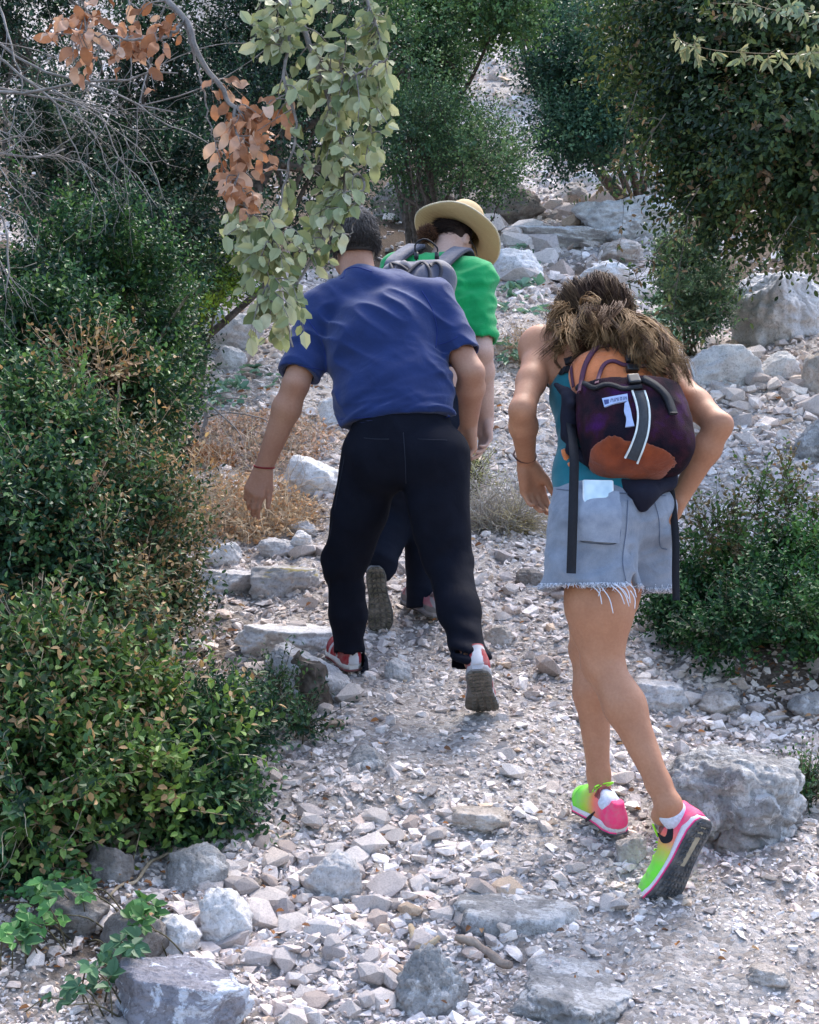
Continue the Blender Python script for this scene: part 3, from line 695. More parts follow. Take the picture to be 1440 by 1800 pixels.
def shoe(name, label, root, org, fr, s, bend, upcol, midcol, outcol, lugcol, mats, laces=None, style=0, sidecol=None, asym=.006, mid_h=.022):
    UP, UF = UPP
    P = UP.copy(); P[:, 1] += 0
    if asym < 0: P[:, 1] *= -1; 
    F = UF[:, ::-1] if asym < 0 else UF
    W = shoe_map(P, fr, s, bend); me_c = upcol(P)
    up = part(name, W, [F], mats[0], root, org, True, me_c); 
    if label: up['label'] = label
    th = lambda x: mid_h + .012 * max(0, 1 - x / .16) + .004 * max(0, (x - .22) / .06)
    mb = MB(); slab(mb, lambda x: .006, th, .004, fr, s, bend, midcol, asym=asym); mb.build('midsole', mats[1], up, org)
    mb = MB(); slab(mb, lambda x: 0.0, lambda x: .0062, .0045, fr, s, bend, outcol, asym=asym, rnd=.002); lugs(mb, fr, s, bend, lugcol, style); mb.build('outsole', mats[2], up, org, smooth=False)
    if laces is not None:
        mb = MB()
        zt = lambda x: np.interp(x, [.10, .13, .16, .19], [.107, .094, .080, .066]) - .004
        for i, x in enumerate(np.linspace(.108, .182, 6)):
            z = zt(x) + .0; ys = np.linspace(-.021, .021, 7); pts = np.stack([x + .005 * np.sin(ys * 60 + i), ys, z - .013 * (ys / .021) ** 2 + .006], -1)
            tube(mb, shoe_map(pts, fr, s, bend), .0024 * s, 5)
        for sg in (-1, 1):
            th_ = np.linspace(0, 1, 12); pts = np.stack([.112 - .022 * np.sin(th_ * np.pi), sg * (.004 + .026 * np.sin(th_ * np.pi * .9)), .108 + .014 * np.sin(th_ * np.pi) - .01 * th_], -1); tube(mb, shoe_map(pts, fr, s, bend), .0024 * s, 5)
        mb.build('laces', laces, up, org)
    return up
# ---------------------------------------------------------------- cloth and skin materials
def m_skin(name, c, dark, sc=30):
    m = NT(name); n = m.noise(sc * .25, 4, .6); c1 = m.ramp(n, [(.3, dark), (.7, c)]); m.col(m.mix(c1, m.ramp(m.noise(140, 3), [(.3, (.86, .80, .78)), (.7, (1.05, 1.05, 1.05))]), .55, 'MULTIPLY'))
    m.set(.58, .28); m.b.inputs['Subsurface Weight'].default_value = .12; m.b.inputs['Subsurface Radius'].default_value = (.6, .25, .15); m.b.inputs['Subsurface Scale'].default_value = .012
    m.bump(m.math('ADD', m.noise(260, 3), m.math('MULTIPLY', m.noise(45, 4, .6), 1.5)), .22, .002); return m.m
def m_cloth(name, c, c2=None, weave=900, rough=.85, bump=.25, fold=.0, spec=.15, sheen=.2, blot=14):
    m = NT(name); c2 = c2 or tuple(v * .82 for v in c); n = m.noise(blot, 5, .6); cc = m.ramp(n, [(.3, c2), (.7, c)])
    cc = m.mix(cc, m.ramp(m.noise(weave * .45, 2), [(.3, (.82, .82, .82)), (.7, (1.12, 1.12, 1.12))]), .6, 'MULTIPLY'); m.col(cc); m.set(rough, spec)
    m.b.inputs['Sheen Weight'].default_value = sheen; h = m.noise(weave, 2)
    if fold: h = m.math('ADD', m.math('MULTIPLY', h, .12), m.math('MULTIPLY', m.noise(fold, 4, .55, dist=.8), 1.0)); m.bump(h, bump, .012)
    else: m.bump(h, bump, .0015)
    return m.m
def m_tint(name, rough=.6, spec=.3, bump=0, scale=400, mesh=0, sheen=0, rnd=0):
    m = NT(name); c = m.tint(); c = m.mix(c, m.ramp(m.noise(scale, 2), [(.3, (.82, .82, .82)), (.7, (1.08, 1.08, 1.08))]), .6, 'MULTIPLY')
    d_ = m.ramp(m.noise(26, 6, .7), [(.42, 0.0), (.68, 1.0)]); c = m.mix(c, (.40, .36, .33), m.math('MULTIPLY', d_, .38)); m.col(c); m.set(rough, spec); m.b.inputs['Sheen Weight'].default_value = sheen
    if bump: m.bump(m.noise(scale, 2), bump, .002)
    return m.m
def m_hair(name):
    m = NT(name); m.col(m.tint()); m.set(.68, .12); return m.m
SKIN_W = m_skin('tanned_skin', (.47, .235, .14), (.36, .165, .095)); SKIN_M = m_skin('arm_skin', (.44, .245, .165), (.35, .175, .12)); SKIN_G = m_skin('pale_skin', (.56, .37, .30), (.46, .28, .22))
HAIR = m_hair('hair_strands'); RUB = m_tint('rubber', .8, .2, .3); KNIT = m_tint('knit_upper', .75, .25, .35, 900); FOAM = m_tint('foam_midsole', .6, .3, .15, 300)
WEB = plain('black_webbing', (.012, .013, .018), .75, .25, .5, 600); PLAST = plain('black_plastic', (.012, .013, .016), .35, .5)
NEON = plain('neon_laces', (.35, .85, .05), .6, .3); EYE = plain('eye_white', (.75, .73, .7), .2, .5)
def blades(mb, P, D, L, W, cols, segs=2, bendv=None):
    """tapered three-sided hair strands rooted at P going along D"""
    n = len(P); a = nrm(np.cross(D, RNG.normal(size=(n, 3)))); b = nrm(np.cross(D, a)); L = np.broadcast_to(L, n)[:, None]; W = np.broadcast_to(W, n)[:, None]
    base = [P + a * W, P - a * W * .5 + b * W * .86, P - a * W * .5 - b * W * .86]; mid = P + D * L * .6 + (0 if bendv is None else bendv * L * .15); tip = P + D * L + (0 if bendv is None else bendv * L * .5)
    v = np.stack(base + [mid + a * W * .7, mid - a * W * .35 + b * W * .6, mid - a * W * .35 - b * W * .6, tip], 1).reshape(-1, 3); o = (np.arange(n) * 7)[:, None]
    f4 = np.concatenate([o + [0, 1, 4, 3], o + [1, 2, 5, 4], o + [2, 0, 3, 5]]); f3 = np.concatenate([o + [3, 4, 6], o + [4, 5, 6], o + [5, 3, 6]]); mb.add(v, f3, f4, np.repeat(cols, 7, 0))
def eyes(root, org, c, A, s):
    r, fw, up = A
    for e in (-1, 1):
        v, f = ICO3; mb = MB(); p = c + (r * e * .032 + fw * .080 + up * .006) * s; mb.add(v * .0115 * s + p, f); mb.build('eye', EYE, root, org)
ICO3 = ico(2)
# ================================================================ person 1: woman with the orange pack
def woman():
    lh, rh = at(1046, 915, 3.60), at(1116, 912, 3.68); lk, la = at(1060, 1168, 3.60), at(1176, 1416, 3.47); rk, ra = at(1034, 1140, 3.88), at(1056, 1402, 3.83)
    waist, chest, neck = at(1068, 835, 3.68), at(1070, 690, 3.80), at(1068, 590, 3.93); ls, rs = at(952, 612, 3.86), at(1176, 668, 3.86)
    le, lw = at(918, 722, 3.66), at(926, 815, 3.82); re, rw = at(1264, 748, 3.66), at(1188, 888, 3.74); hc = at(1043, 562, 4.02)
    org = at(1080, 1500, 3.65); root = thing('person', 'woman with long wavy hair, teal vest, frayed denim shorts and neon shoes', 'person', org)
    allp = [lh, rh, lk, la, rk, ra, waist, chest, neck, ls, rs, le, lw, re, rw, hc]; lo, hi = bounds(allp, .2); f = Field(lo, hi, .0048)
    side = nrm(rs - ls)
    leg(f, lh, lk, la, (.094, .074, .052, .049, .029), back=(.25, -1, 0), gas=True); leg(f, rh, rk, ra, (.090, .070, .051, .048, .029), back=(0, -1, 0), gas=True)
    f.cone(la, la + (-.01, .05, -.03), .031, .026, k=.02); f.cone(ra, ra + (-.01, .04, -.05), .030, .026, k=.02)
    hip = (lh + rh) / 2 + (0, 0, .03); f.chain([hip, waist, chest, neck * .7 + chest * .3], [.150, .122, .140, .11], k=.04, flat=.72, side=side)
    f.ell(lh + (-.005, -.045, -.0), (.085, .07, .085), k=.04); f.ell(rh + (.005, -.04, .0), (.085, .07, .085), k=.04)
    f.cone(ls, rs, .048, .048, k=.05); f.cone(chest, ls, .09, .05, k=.04); f.cone(chest, rs, .09, .05, k=.04)
    arm(f, ls, le, lw, (.048, .037, .033, .036, .023)); arm(f, rs, re, rw, (.048, .039, .034, .037, .024))
    f.ell(ls, (.056, .056, .056), k=.03)
    # shoulder blade beside the vest strap
    f.ell(chest + (ls - chest) * .55 + (0, -.05, .0), (.055, .03, .07), k=.04)
    hand(f, lw, at(945, 900, 3.86) - lw, (.8, .25, .1), (.2, -1, .1), [(.45, .55, .4), (.5, .6, .4), (.55, .65, .45), (.6, .7, .45)], .92, thumb=(.45, .9, .35))
    hand(f, rw, at(1150, 950, 3.86) - rw, (-.3, .8, .5), (-1, -.2, .0), [.3, .35, .4, .45], .92)
    A = head(f, hc, (-.10, .74, -.66), (-.08, .66, .74), .95, neck, .052)
    body, P, F = bake(f, 'body', SKIN_W, root, org, 1); eyes(root, org, hc, A, .95)
    # vest
    g = Field(*bounds([hip, chest, neck, ls, rs], .2), .005)
    g.chain([hip + (0, 0, .02), waist, chest, neck * .45 + chest * .55], [.158, .130, .149, .13], k=.04, flat=.74, side=side); g.cone(chest, ls * .6 + chest * .4, .096, .06, k=.04); g.cone(chest, rs * .6 + chest * .4, .096, .06, k=.04)
    g.cut(at(960, 655, 3.7), (-.35, .1, 1)); g.cut(hip + (0, 0, -.01), (0, 0, -1))
    ax = nrm(neck - hip)
    g.wrinkle(lambda Q: .006 * vn(np.stack([(Q @ side) * 9, Q[:, 1] * 6, (Q @ ax) * 30 + 2 * vn(Q * 7, 2)], -1), 5))
    VEST = m_cloth('teal_jersey', (.012, .155, .20), (.008, .11, .15)); vest, VP, VF = bake(g, 'vest', VEST, root, org, 2); vt = bvh(VP, VF)
    mb = MB(); Pl, Nl = surf_line(vt, [(948, 668), (962, 660), (985, 656), (1004, 648)], 24, .002); 
    for i in range(len(Pl)): Pl[i] += Nl[i] * .002 + (0, 0, .004 * math.sin(i * 1.7))
    strap(mb, Pl, Nl, .018, .003); Pl, Nl = surf_line(vt, [(952, 668), (957, 720), (966, 780), (968, 812)], 16, .001); strap(mb, Pl, Nl, .016, .002)
    mb.build('lace_trim', WEB, vest, org)
    # denim shorts
    DEN = m_cloth('worn_denim', (.265, .295, .36), (.17, .20, .26), weave=1400, bump=.6, blot=22, fold=16)
    g = Field(*bounds([lh, rh, waist, lk * .3 + lh * .7], .22), .0045)
    w2 = at(1070, 866, 3.665)
    g.chain([hip + (-.012, 0, -.01), w2 + (-.008, 0, 0)], [.156, .136], k=.03, flat=.76, side=side); g.ell(lh + (-.005, -.05, -.005), (.096, .078, .092), k=.04); g.ell(rh + (.005, -.045, -.005), (.094, .078, .09), k=.04)
    lv, rv = nrm(lk - lh), nrm(rk - rh); lhem, rhem = at(1038, 1032, 3.60), at(1132, 1040, 3.74)
    g.cone(lh, lhem + lv * .04, .115, .118, k=.02); g.cone(rh, rhem + (0, 0, -.03), .105, .082, k=.015)
    g.cone(lh, lhem + (-.03, .0, -.03), .10, .10, k=.02)
    g.cut(w2 + (0, 0, .012), (.0, .15, 1)); g.cut(lhem, (.02, -.02, -1), lhem - (.2, .3, .2), at(1103, 900, 3.9)); g.cut(rhem, (-.03, 0, -1), V([at(1101, 900, 3.7)[0], rhem[1] - .3, rhem[2] - .2]), rhem + (.2, .3, .2))
    g.cone(at(1106, 1052, 3.56), at(1099, 975, 3.54), .020, .006, k=.03, op='s')
    g.cone(lhem + lv * .1, lhem - lv * .05, .108, .098, k=0, op='s'); g.cone(rhem + (0, 0, -.08), rhem + (0, 0, .05), .074, .068, k=0, op='s')
    g.wrinkle(lambda Q: .008 * vn(Q * [13, 10, 17], 15) + .007 * np.abs(vn(np.stack([Q[:, 0] * 12 + Q[:, 2] * 14, Q[:, 1] * 10, Q[:, 2] * 26 - Q[:, 0] * 10], -1), 16)) - .003)
    sh, SP_, SF = bake(g, 'denim_shorts', DEN, root, org, 1); st = bvh(SP_, SF)
    DEN2 = m_cloth('denim_pocket', (.30, .335, .41), (.21, .24, .31), weave=1400, bump=.5, blot=40); SEAM = plain('dark_seam', (.10, .13, .20), .9); FR = plain('frayed_cotton', (.66, .68, .76), .95, .1)
    mb = MB(); patch(mb, st, [(1017, 864), (1014, 905), (1016, 950)], [(1086, 868), (1090, 905), (1086, 955)], 12, 12, .0105, .001)
    mb.build('pocket', DEN2, sh, org); mb = MB()
    for pl in ([(1018, 866), (1015, 905), (1017, 948), (1050, 955), (1086, 953), (1090, 905), (1087, 870)], [(1103, 880), (1100, 930), (1094, 985), (1101, 1030)], [(1150, 882), (1158, 915), (1160, 958), (1172, 965)], [(972, 860), (1020, 864), (1100, 868), (1170, 872)]):
        Pl, Nl = surf_line(st, pl, 40, .0018); tube(mb, Pl + Nl * .0005, .0011, 4)
    mb.build('seam', SEAM, sh, org); mb = MB(); r = np.random.default_rng(5)
    for k in range(26):
        x, y = 1040 + r.uniform(0, 35), 885 + r.uniform(0, 50); Pl, Nl = surf_line(st, [(x, y), (x + r.uniform(-12, 12), y + r.uniform(-7, 7))], 5, .003); tube(mb, Pl, .0012, 3)
    # frayed hems: short threads all round, a few long white ones
    bs = st
    for (cx, cr, n_, ctr, rr) in ((0, 0, 520, lhem, .112), (0, 0, 330, rhem, .078)):
        for k in range(n_):
            a = r.uniform(0, 2 * math.pi); o_ = ctr + V([math.cos(a), math.sin(a), 0]) * .3 + (0, 0, .008); h = bs.ray_cast(Vector(o_), Vector(ctr + (0, 0, .008) - o_).normalized())
            if h[0] is None: continue
            p = V(h[0]) + V(h[1]) * .001; L_ = r.uniform(.005, .014); tube(mb, [p, p + V([r.normal(0, .003), r.normal(0, .003), -L_ * .6]), p + V([r.normal(0, .005), r.normal(0, .005), -L_])], [.0012, .0011, .0006], 3)
    for x, y, x2, y2 in ((1042, 1030, 1058, 1062), (1056, 1030, 1078, 1078), (1078, 1026, 1105, 1052), (1082, 1026, 1106, 1066), (1093, 1024, 1108, 1060), (1100, 1022, 1119, 1050), (1074, 1028, 1098, 1062), (1108, 1038, 1116, 1070), (1050, 1030, 1052, 1048)):
        a, b = at(x, y, 3.475), at(x2, y2, 3.475); m_ = (a + b) / 2 + (.006, 0, .003); tube(mb, spline([a, m_, b], 7), .0013, 4)
    mb.build('frayed_threads', FR, sh, org)
    # phone in the back pocket
    h1 = castn(st, 1052, 884); n_ = nrm(h1[1] * .5 + V([0, -1, .1])); c_ = h1[0] + n_ * -.001 + V([0, 0, .013]); up = nrm(V([.02, -.06, 1]) - n_ * (V([.02, -.06, 1]) @ n_)); sd_ = np.cross(up, n_)
    ph = Field(c_ - .12, c_ + .12, .0022); ph.box(c_ + up * .0, (.039, .0045, .048), [sd_, n_, up], r=.0044)
    pm, _, _ = bake(ph, 'phone', plain('phone_case', (.72, .76, .80), .25, .5), None, None, 0, label='pale smartphone sticking out of the back pocket of the denim shorts', cat='phone')
    m = NT('phone_glass'); m.col(m.ramp(m.noise(18, 2), [(.3, (.35, .50, .62)), (.6, (.62, .75, .80))])); m.set(.08, .6)
    mb = MB(); q = [c_ + n_ * .0052 + sd_ * a + up * b for a, b in ((-.035, -.044), (.035, -.044), (.035, .044), (-.035, .044))]; q2 = [p - n_ * .002 for p in q]; mb.add(q + q2, None, [[0, 1, 2, 3], [7, 6, 5, 4], [0, 4, 5, 1], [1, 5, 6, 2], [2, 6, 7, 3], [3, 7, 4, 0]]); mb.build('back_glass', m.m, pm, smooth=False)
    # bracelet
    mb = MB()
    for wv, dz in ((at(923, 800, 3.805), 0), ):
        d = nrm(lw - le); a, b = nrm(np.cross(d, [0, 1, 0])), None; b = np.cross(d, a); th = np.linspace(0, 2 * np.pi, 24); pts = wv + .030 * (np.cos(th)[:, None] * a + np.sin(th)[:, None] * b) + d * (.006 * np.cos(th * 1))[:, None]; tube(mb, pts, .0022, 5)
    mb.build('bracelet', plain('dark_cord', (.06, .02, .02), .6), root, org)
    # hair
    sc, s = hc, .95; r_, fw, up = A; r = np.random.default_rng(9); mb = MB()
    nl = 260
    for i in range(nl):
        th = r.uniform(0, 2 * math.pi); z = r.uniform(-.3, 1.0); q = math.sqrt(max(0, 1 - z * z)); dx, dy, dz = q * math.cos(th), q * math.sin(th), z
        if dy > .55 and z < .55: continue
        nr_ = nrm(r_ * dx + fw * dy + up * dz); p0 = sc + (r_ * dx * .070 + fw * (dy * .094 - .012) + up * (dz * .082 + .024)) * s
        t = np.clip((dx + r.normal(0, .22) + 1) / 2, 0, 1)
        EX = np.interp(t, [0, .2, .45, .7, 1], [970, 990, 1045, 1128, 1196]); EY = np.interp(t, [0, .2, .45, .7, 1], [625, 655, 606, 645, 672]); ED = np.interp(t, [0, .2, .45, .75, 1], [3.80, 3.75, 3.66, 3.58, 3.62])
        end = at(EX + r.normal(0, 14), EY + r.normal(0, 10) - 50 * r.uniform() ** 2, ED + r.normal(0, .02))
        if dy > .25: end = at(966 + r.uniform(0, 34) if dx < 0 else 1130 + r.uniform(0, 60), 550 + r.uniform(0, 95) if dx < 0 else 600 + r.uniform(0, 75), 3.88 + r.normal(0, .03))
        RD = V([.090, .106, .094]) * s; ctr = hc + (up * .024 - fw * .012) * s; AX = V([r_, fw, up])
        loc = lambda p: ((p - ctr) @ AX.T) / RD
        d0 = nrm(V([dx, dy, dz])); dE = nrm(nrm(loc(end)) + V([.62 * dx + r.normal(0, .12), -.05, .05])); om = math.acos(np.clip(d0 @ dE, -1, 1)); q7 = np.linspace(0, 1, 7)
        arc = V([(math.sin((1 - a) * om) * d0 + math.sin(a * om) * dE) / max(math.sin(om), .15) if om > .15 else d0 * (1 - a) + dE * a for a in q7]); arc = nrm(arc) * (1.04 + (.22 + .30 * r.uniform()) * q7 ** 1.3)[:, None]
        W_ = ctr + (arc * RD) @ AX; tail = spline([W_[5], W_[6], W_[6] * .5 + end * .5 + V([.0, -.012, .012]) + r.normal(0, .006, 3), end], 16)[5:]
        G_ = np.vstack([W_[:-1], tail[::2]]); G_ = spline(G_[::2] if len(G_) % 2 else np.vstack([G_[::2], G_[-1:]]), 14)
        ph = r.uniform(0, 6.28, 2); am = .008 + .012 * r.uniform(); fr_ = r.uniform(1.3, 2.4); tt = np.linspace(0, 1, 14)
        t_, a_, b_ = frames(G_); G_ = G_ + (a_ * (am * np.sin(tt * 6.28 * fr_ + ph[0]) * np.clip(tt * 1.6 - .45, 0, 1))[:, None] + b_ * (am * np.cos(tt * 6.28 * fr_ * .9 + ph[1]) * np.clip(tt * 1.6 - .45, 0, 1))[:, None])
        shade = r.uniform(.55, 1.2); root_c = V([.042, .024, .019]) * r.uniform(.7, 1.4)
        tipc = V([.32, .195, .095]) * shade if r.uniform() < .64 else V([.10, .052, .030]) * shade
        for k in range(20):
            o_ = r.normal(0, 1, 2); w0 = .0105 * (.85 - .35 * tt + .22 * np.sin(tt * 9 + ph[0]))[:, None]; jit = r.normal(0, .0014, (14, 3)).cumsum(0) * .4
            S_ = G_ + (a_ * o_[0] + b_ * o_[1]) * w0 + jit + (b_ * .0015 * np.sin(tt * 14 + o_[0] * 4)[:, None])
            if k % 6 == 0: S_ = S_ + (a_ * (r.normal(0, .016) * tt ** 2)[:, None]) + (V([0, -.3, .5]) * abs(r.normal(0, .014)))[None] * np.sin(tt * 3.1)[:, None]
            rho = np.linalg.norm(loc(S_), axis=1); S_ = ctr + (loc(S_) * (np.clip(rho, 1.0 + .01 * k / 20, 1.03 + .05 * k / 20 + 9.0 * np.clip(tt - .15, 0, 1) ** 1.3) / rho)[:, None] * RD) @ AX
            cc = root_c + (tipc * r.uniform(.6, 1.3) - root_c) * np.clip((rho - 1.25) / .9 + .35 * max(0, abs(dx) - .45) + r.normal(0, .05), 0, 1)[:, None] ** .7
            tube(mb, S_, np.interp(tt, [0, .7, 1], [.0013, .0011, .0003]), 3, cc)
    g = Field(hc - .16, hc + .16, .005); g.ell(hc + (up * .026 - fw * .014) * s, V([.087, .103, .091]) * s, A, k=0); g.cut(hc + fw * .055, nrm(fw * 1 - up * .35)); g.cut(hc - up * .06, -up)
    Pc, Fc = g.mesh(); mb.add(Pc, None, Fc, (.045, .030, .024)); mb.build('hair', HAIR, root, org)
    # socks and shoes
    neon = (.20, .78, .06); org_ = (.95, .30, .10); pink = (.95, .055, .20)
    def ucol(P):
        t = P[:, 0] + .25 * (.05 - P[:, 2]); c = np.stack([np.interp(t, [.05, .09, .125, .165], [a, a * .3 + b * .7, b * .45 + c_ * .55, c_]) for a, b, c_ in zip(pink, org_, neon)], -1)
        dk = (P[:, 2] > .085) & (P[:, 0] > .03) & (P[:, 0] < .10); c[dk] = c[dk] * .25; return c
    SOCK = plain('white_sock', (.62, .66, .78), .9, .1, .4, 700)
    H1 = at(1243, 1442, 3.435); fr1 = shoe_frame(H1, (-.44, .20, -.86), (-.47, .80, .40)); H2 = at(1092, 1468, 3.74); fr2 = shoe_frame(H2, (-.38, .87, .27), (-.06, -.30, .95))
    out = []
    for nm, fr, s_, bd, lb, asym in (('shoe', fr1, .99, .42, 'neon shoe tipped on its toe showing the dark sole', .006), ('shoe', fr2, .93, .0, 'neon shoe planted flat', -.006)):
        o = shoe(nm, lb, root, org, fr, s_, bd, ucol, lambda x: (.72, .68, .74) if x > .0 else (.7, .7, .7), lambda x: (.06, .065, .075), (.055, .06, .07), (KNIT, FOAM, RUB), NEON, asym=asym); out.append(o)
        W = V([v.co[:] for v in o.data.vertices]) + org; Fq = [tuple(p.vertices) for p in o.data.polygons]; tr = BVHTree.FromPolygons([tuple(x) for x in W], Fq)
        mb = MB()
        if fr is fr1:
            patch(mb, tr, [(1186, 1412), (1178, 1440), (1172, 1470), (1160, 1466), (1157, 1464)], [(1187, 1412), (1184, 1445), (1182, 1476), (1166, 1482), (1157, 1464)], 16, 4, .0012, .0008)
        else: patch(mb, tr, [(1046, 1426), (1036, 1433), (1030, 1440)], [(1046, 1428), (1040, 1438), (1031, 1445)], 8, 3, .0012, .0008)
        mb.build('swoosh', plain('black_print', (.012, .012, .016), .5), o, org)
        mb = MB(); slab(mb, lambda x: .0062, lambda x: .0105, .0055, fr, s_, bd, None, asym=asym, rnd=.002); mb.build('pink_stripe', plain('pink_rubber', (.85, .06, .22), .6), o, org)
        # sand panel and lace bow on the sole / tongue
        mb = MB(); z = -.0012; pts = [(.02, -.009), (.13, -.006), (.13, .008), (.02, .010)]; q = V([(x, y, zz) for zz in (z, .001) for x, y in pts]); mb.add(shoe_map(q, fr, s_, bd), None, [[3, 2, 1, 0][::-1], [0, 1, 5, 4], [1, 2, 6, 5], [2, 3, 7, 6], [3, 0, 4, 7]]); mb.build('sole_insert', plain('sand_rubber', (.33, .29, .22), .8), o, org, smooth=False)
        # sock
        an, kn_ = (la, lk) if fr is fr1 else (ra, rk); opn = shoe_map(V([[.058, 0, .07]]), fr, s_, bd)[0]; g = Field(*bounds([an, opn], .09), .0035); up_ = nrm(kn_ - an); g.chain([opn, an * .6 + opn * .4 , an * .75 + opn * .25], [.029, .033, .0335], k=.01)
        bake(g, 'sock', SOCK, root, org, 2)
    return dict(root=root, org=org, body=(P, F), vest=(VP, VF), ax=ax, side=side, shorts=(SP_, SF), rs=rs, ls=ls, chest=chest, neck=neck, hip=hip)
WO = woman()
def orange_pack(W):
    ax, side = W['ax'], W['side']; org = at(1100, 800, 3.60); root = thing('backpack', 'orange backpack with dark mesh pocket and reflective strap on the bent woman', 'backpack', org)
    lean = nrm(at(1062, 600, 3.82) - at(1120, 820, 3.60)); s_ = nrm(at(1190, 735, 3.68) - at(1000, 690, 3.68)); s_ = nrm(s_ - lean * (s_ @ lean)); n_ = np.cross(s_, lean); n_ = n_ if n_[1] < 0 else -n_
    A = [s_, n_, lean]; c = at(1097, 715, 3.66); f = Field(c - .32, c + .32, .0045)
    f.box(c + lean * .010, (.122, .060, .15), A, r=.055); f.ell(c + lean * -.02 + n_ * .0, (.118, .068, .11), A, k=.04); f.ell(c + lean * .11, (.115, .068, .085), A, k=.04)
    f.ell(c + lean * .06 + n_ * .02, (.12, .07, .10), A, k=.04)
    f.wrinkle(lambda Q: .004 * vn(Q * [26, 20, 9], 40) + .0035 * np.abs(vn(Q * [55, 30, 9], 41)))
    OR = m_cloth('orange_ripstop', (.72, .22, .075), (.58, .16, .05), weave=900, fold=26, bump=.5, spec=.3, rough=.6)
    main, P, F = bake(f, 'main_bag', OR, root, org, 2); tr = bvh(P, F)
    # mesh pocket: fuller shell over the lower front
    g = Field(c - .32, c + .32, .0045); g.ell(c + lean * -.085 + n_ * .035, (.140, .105, .15), A, k=0); g.box(c + lean * -.07 + n_ * .03, (.132, .087, .155), A, r=.06, k=.05)
    top = c + lean * .022; g.cut(top, nrm(lean + n_ * .22)); g.cut(c + n_ * -.04, -n_)
    bandd = nrm(at(1165, 812, 3.58) - at(1005, 786, 3.58)); bn = np.cross(n_, bandd); bn = bn if bn[2] > 0 else -bn; pm = at(1085, 820, 3.54); g.cut(pm, -bn)
    g.wrinkle(lambda Q: .004 * vn(Q * [20, 18, 12], 43) + .003 * np.abs(vn(Q * [34, 30, 22], 44)))
    m = NT('dark_mesh'); n = m.ramp(m.noise(13, 3, .5), [(.42, (.006, .004, .009)), (.56, (.024, .007, .013)), (.74, (.040, .007, .065))])
    v = m.n('TexVoronoi'); v.inputs['Scale'].default_value = 420; m.l(m.coord(), v.inputs['Vector']); n = m.mix(n, m.ramp(v.outputs['Distance'], [(.2, (.35, .35, .35)), (.5, (1.5, 1.4, 1.5))]), .6, 'MULTIPLY'); m.col(n); m.set(.85, .12); m.bump(v.outputs['Distance'], .6, .002)
    pk, P2, F2 = bake(g, 'mesh_pocket', m.m, root, org, 2)
    # rust-coloured bottom
    g = Field(c - .32, c + .32, .0045); g.ell(c + lean * -.085 + n_ * .037, (.142, .107, .152), A, k=0); g.box(c + lean * -.07 + n_ * .032, (.134, .089, .157), A, r=.06, k=.05); g.cut(pm + bn * .003, bn); g.cut(c + n_ * -.04, -n_); g.cut(pm - bn * .045, -bn)
    g.wrinkle(lambda Q: .003 * vn(Q * 24, 47)); bt, P3, F3 = bake(g, 'bottom_panel', m_cloth('rust_fabric', (.30, .062, .018), (.14, .03, .012), fold=20, bump=.5), root, org, 2)
    n0 = len(P); allP = np.vstack([P, P2, P3]); tr2 = BVHTree.FromPolygons([tuple(x) for x in allP], [tuple(map(int, q)) for q in np.vstack([F, F2 + n0, F3 + n0 + len(P2)])])
    def rib(name, px, w, mat, th=.003, n=28, off=.002, par=root):
        Pl, Nl = surf_line(tr2, px, n, off); mb = MB(); strap(mb, Pl, Nl, w, th); return mb.build(name, mat, par, org)
    MAR = plain('maroon_piping', (.085, .028, .055), .7); REF = plain('reflective_tape', (.62, .66, .66), .4); GREY = plain('charcoal_webbing', (.045, .05, .06), .8, .2, .4, 700)
    rib('piping', [(1003, 603), (1006, 650), (1010, 680)], .011, MAR); rib('piping', [(1021, 690), (1030, 645), (1048, 615), (1072, 610)], .013, MAR, .006); rib('piping', [(1050, 676), (1060, 645), (1078, 636), (1098, 644), (1130, 645), (1152, 645), (1168, 658)], .010, MAR, .005)
    rib('pocket_edge', [(1016, 684), (1028, 674), (1045, 685), (1062, 678), (1080, 680), (1095, 686), (1110, 684), (1128, 682)], .012, WEB, .006); rib('pocket_edge', [(1128, 668), (1150, 680), (1170, 700), (1182, 730)], .022, WEB, .008)
    rib('centre_strap', [(1121, 690), (1131, 720), (1131, 750), (1122, 780), (1110, 806)], .034, GREY, .004, off=.003)
    rib('reflective_tape', [(1111, 690), (1120, 720), (1120, 750), (1110, 780), (1098, 803)], .0045, REF, .0045, off=.004); rib('reflective_tape', [(1132, 690), (1140, 720), (1140, 750), (1133, 780), (1120, 812)], .0045, REF, .0045, off=.004)
    # buckle
    for (x0, y0, x1, y1, th) in ((1098, 628, 1118, 643, .016), (1099, 645, 1121, 658, .020), (1103, 659, 1125, 682, .012)):
        h = castn(tr2, (x0 + x1) / 2, (y0 + y1) / 2); mp = mpp(h[0][1]); g = Field(h[0] - .05, h[0] + .05, .002); ddd = nrm(h[1] * .7 + n_ * .3); u_ = nrm(lean - ddd * (lean @ ddd)); v_ = np.cross(u_, ddd)
        g.box(h[0] + ddd * .008, ((x1 - x0) / 2 * mp, th / 2, (y1 - y0) / 2 * mp), [v_, ddd, u_], r=.003); bake(g, 'buckle', PLAST, root, org, 1)
    # printed label: a pale bar of small blue letters and a pale bent strip
    LAB = plain('label_cloth', (.36, .44, .66), .6); DKB = plain('label_print', (.05, .07, .20), .6)
    mb = MB(); patch(mb, tr2, [(1059, 702), (1080, 698), (1103, 694)], [(1063, 717), (1080, 711), (1104, 706)], 10, 4, .004, .001); lb = mb.build('label', LAB, root, org)
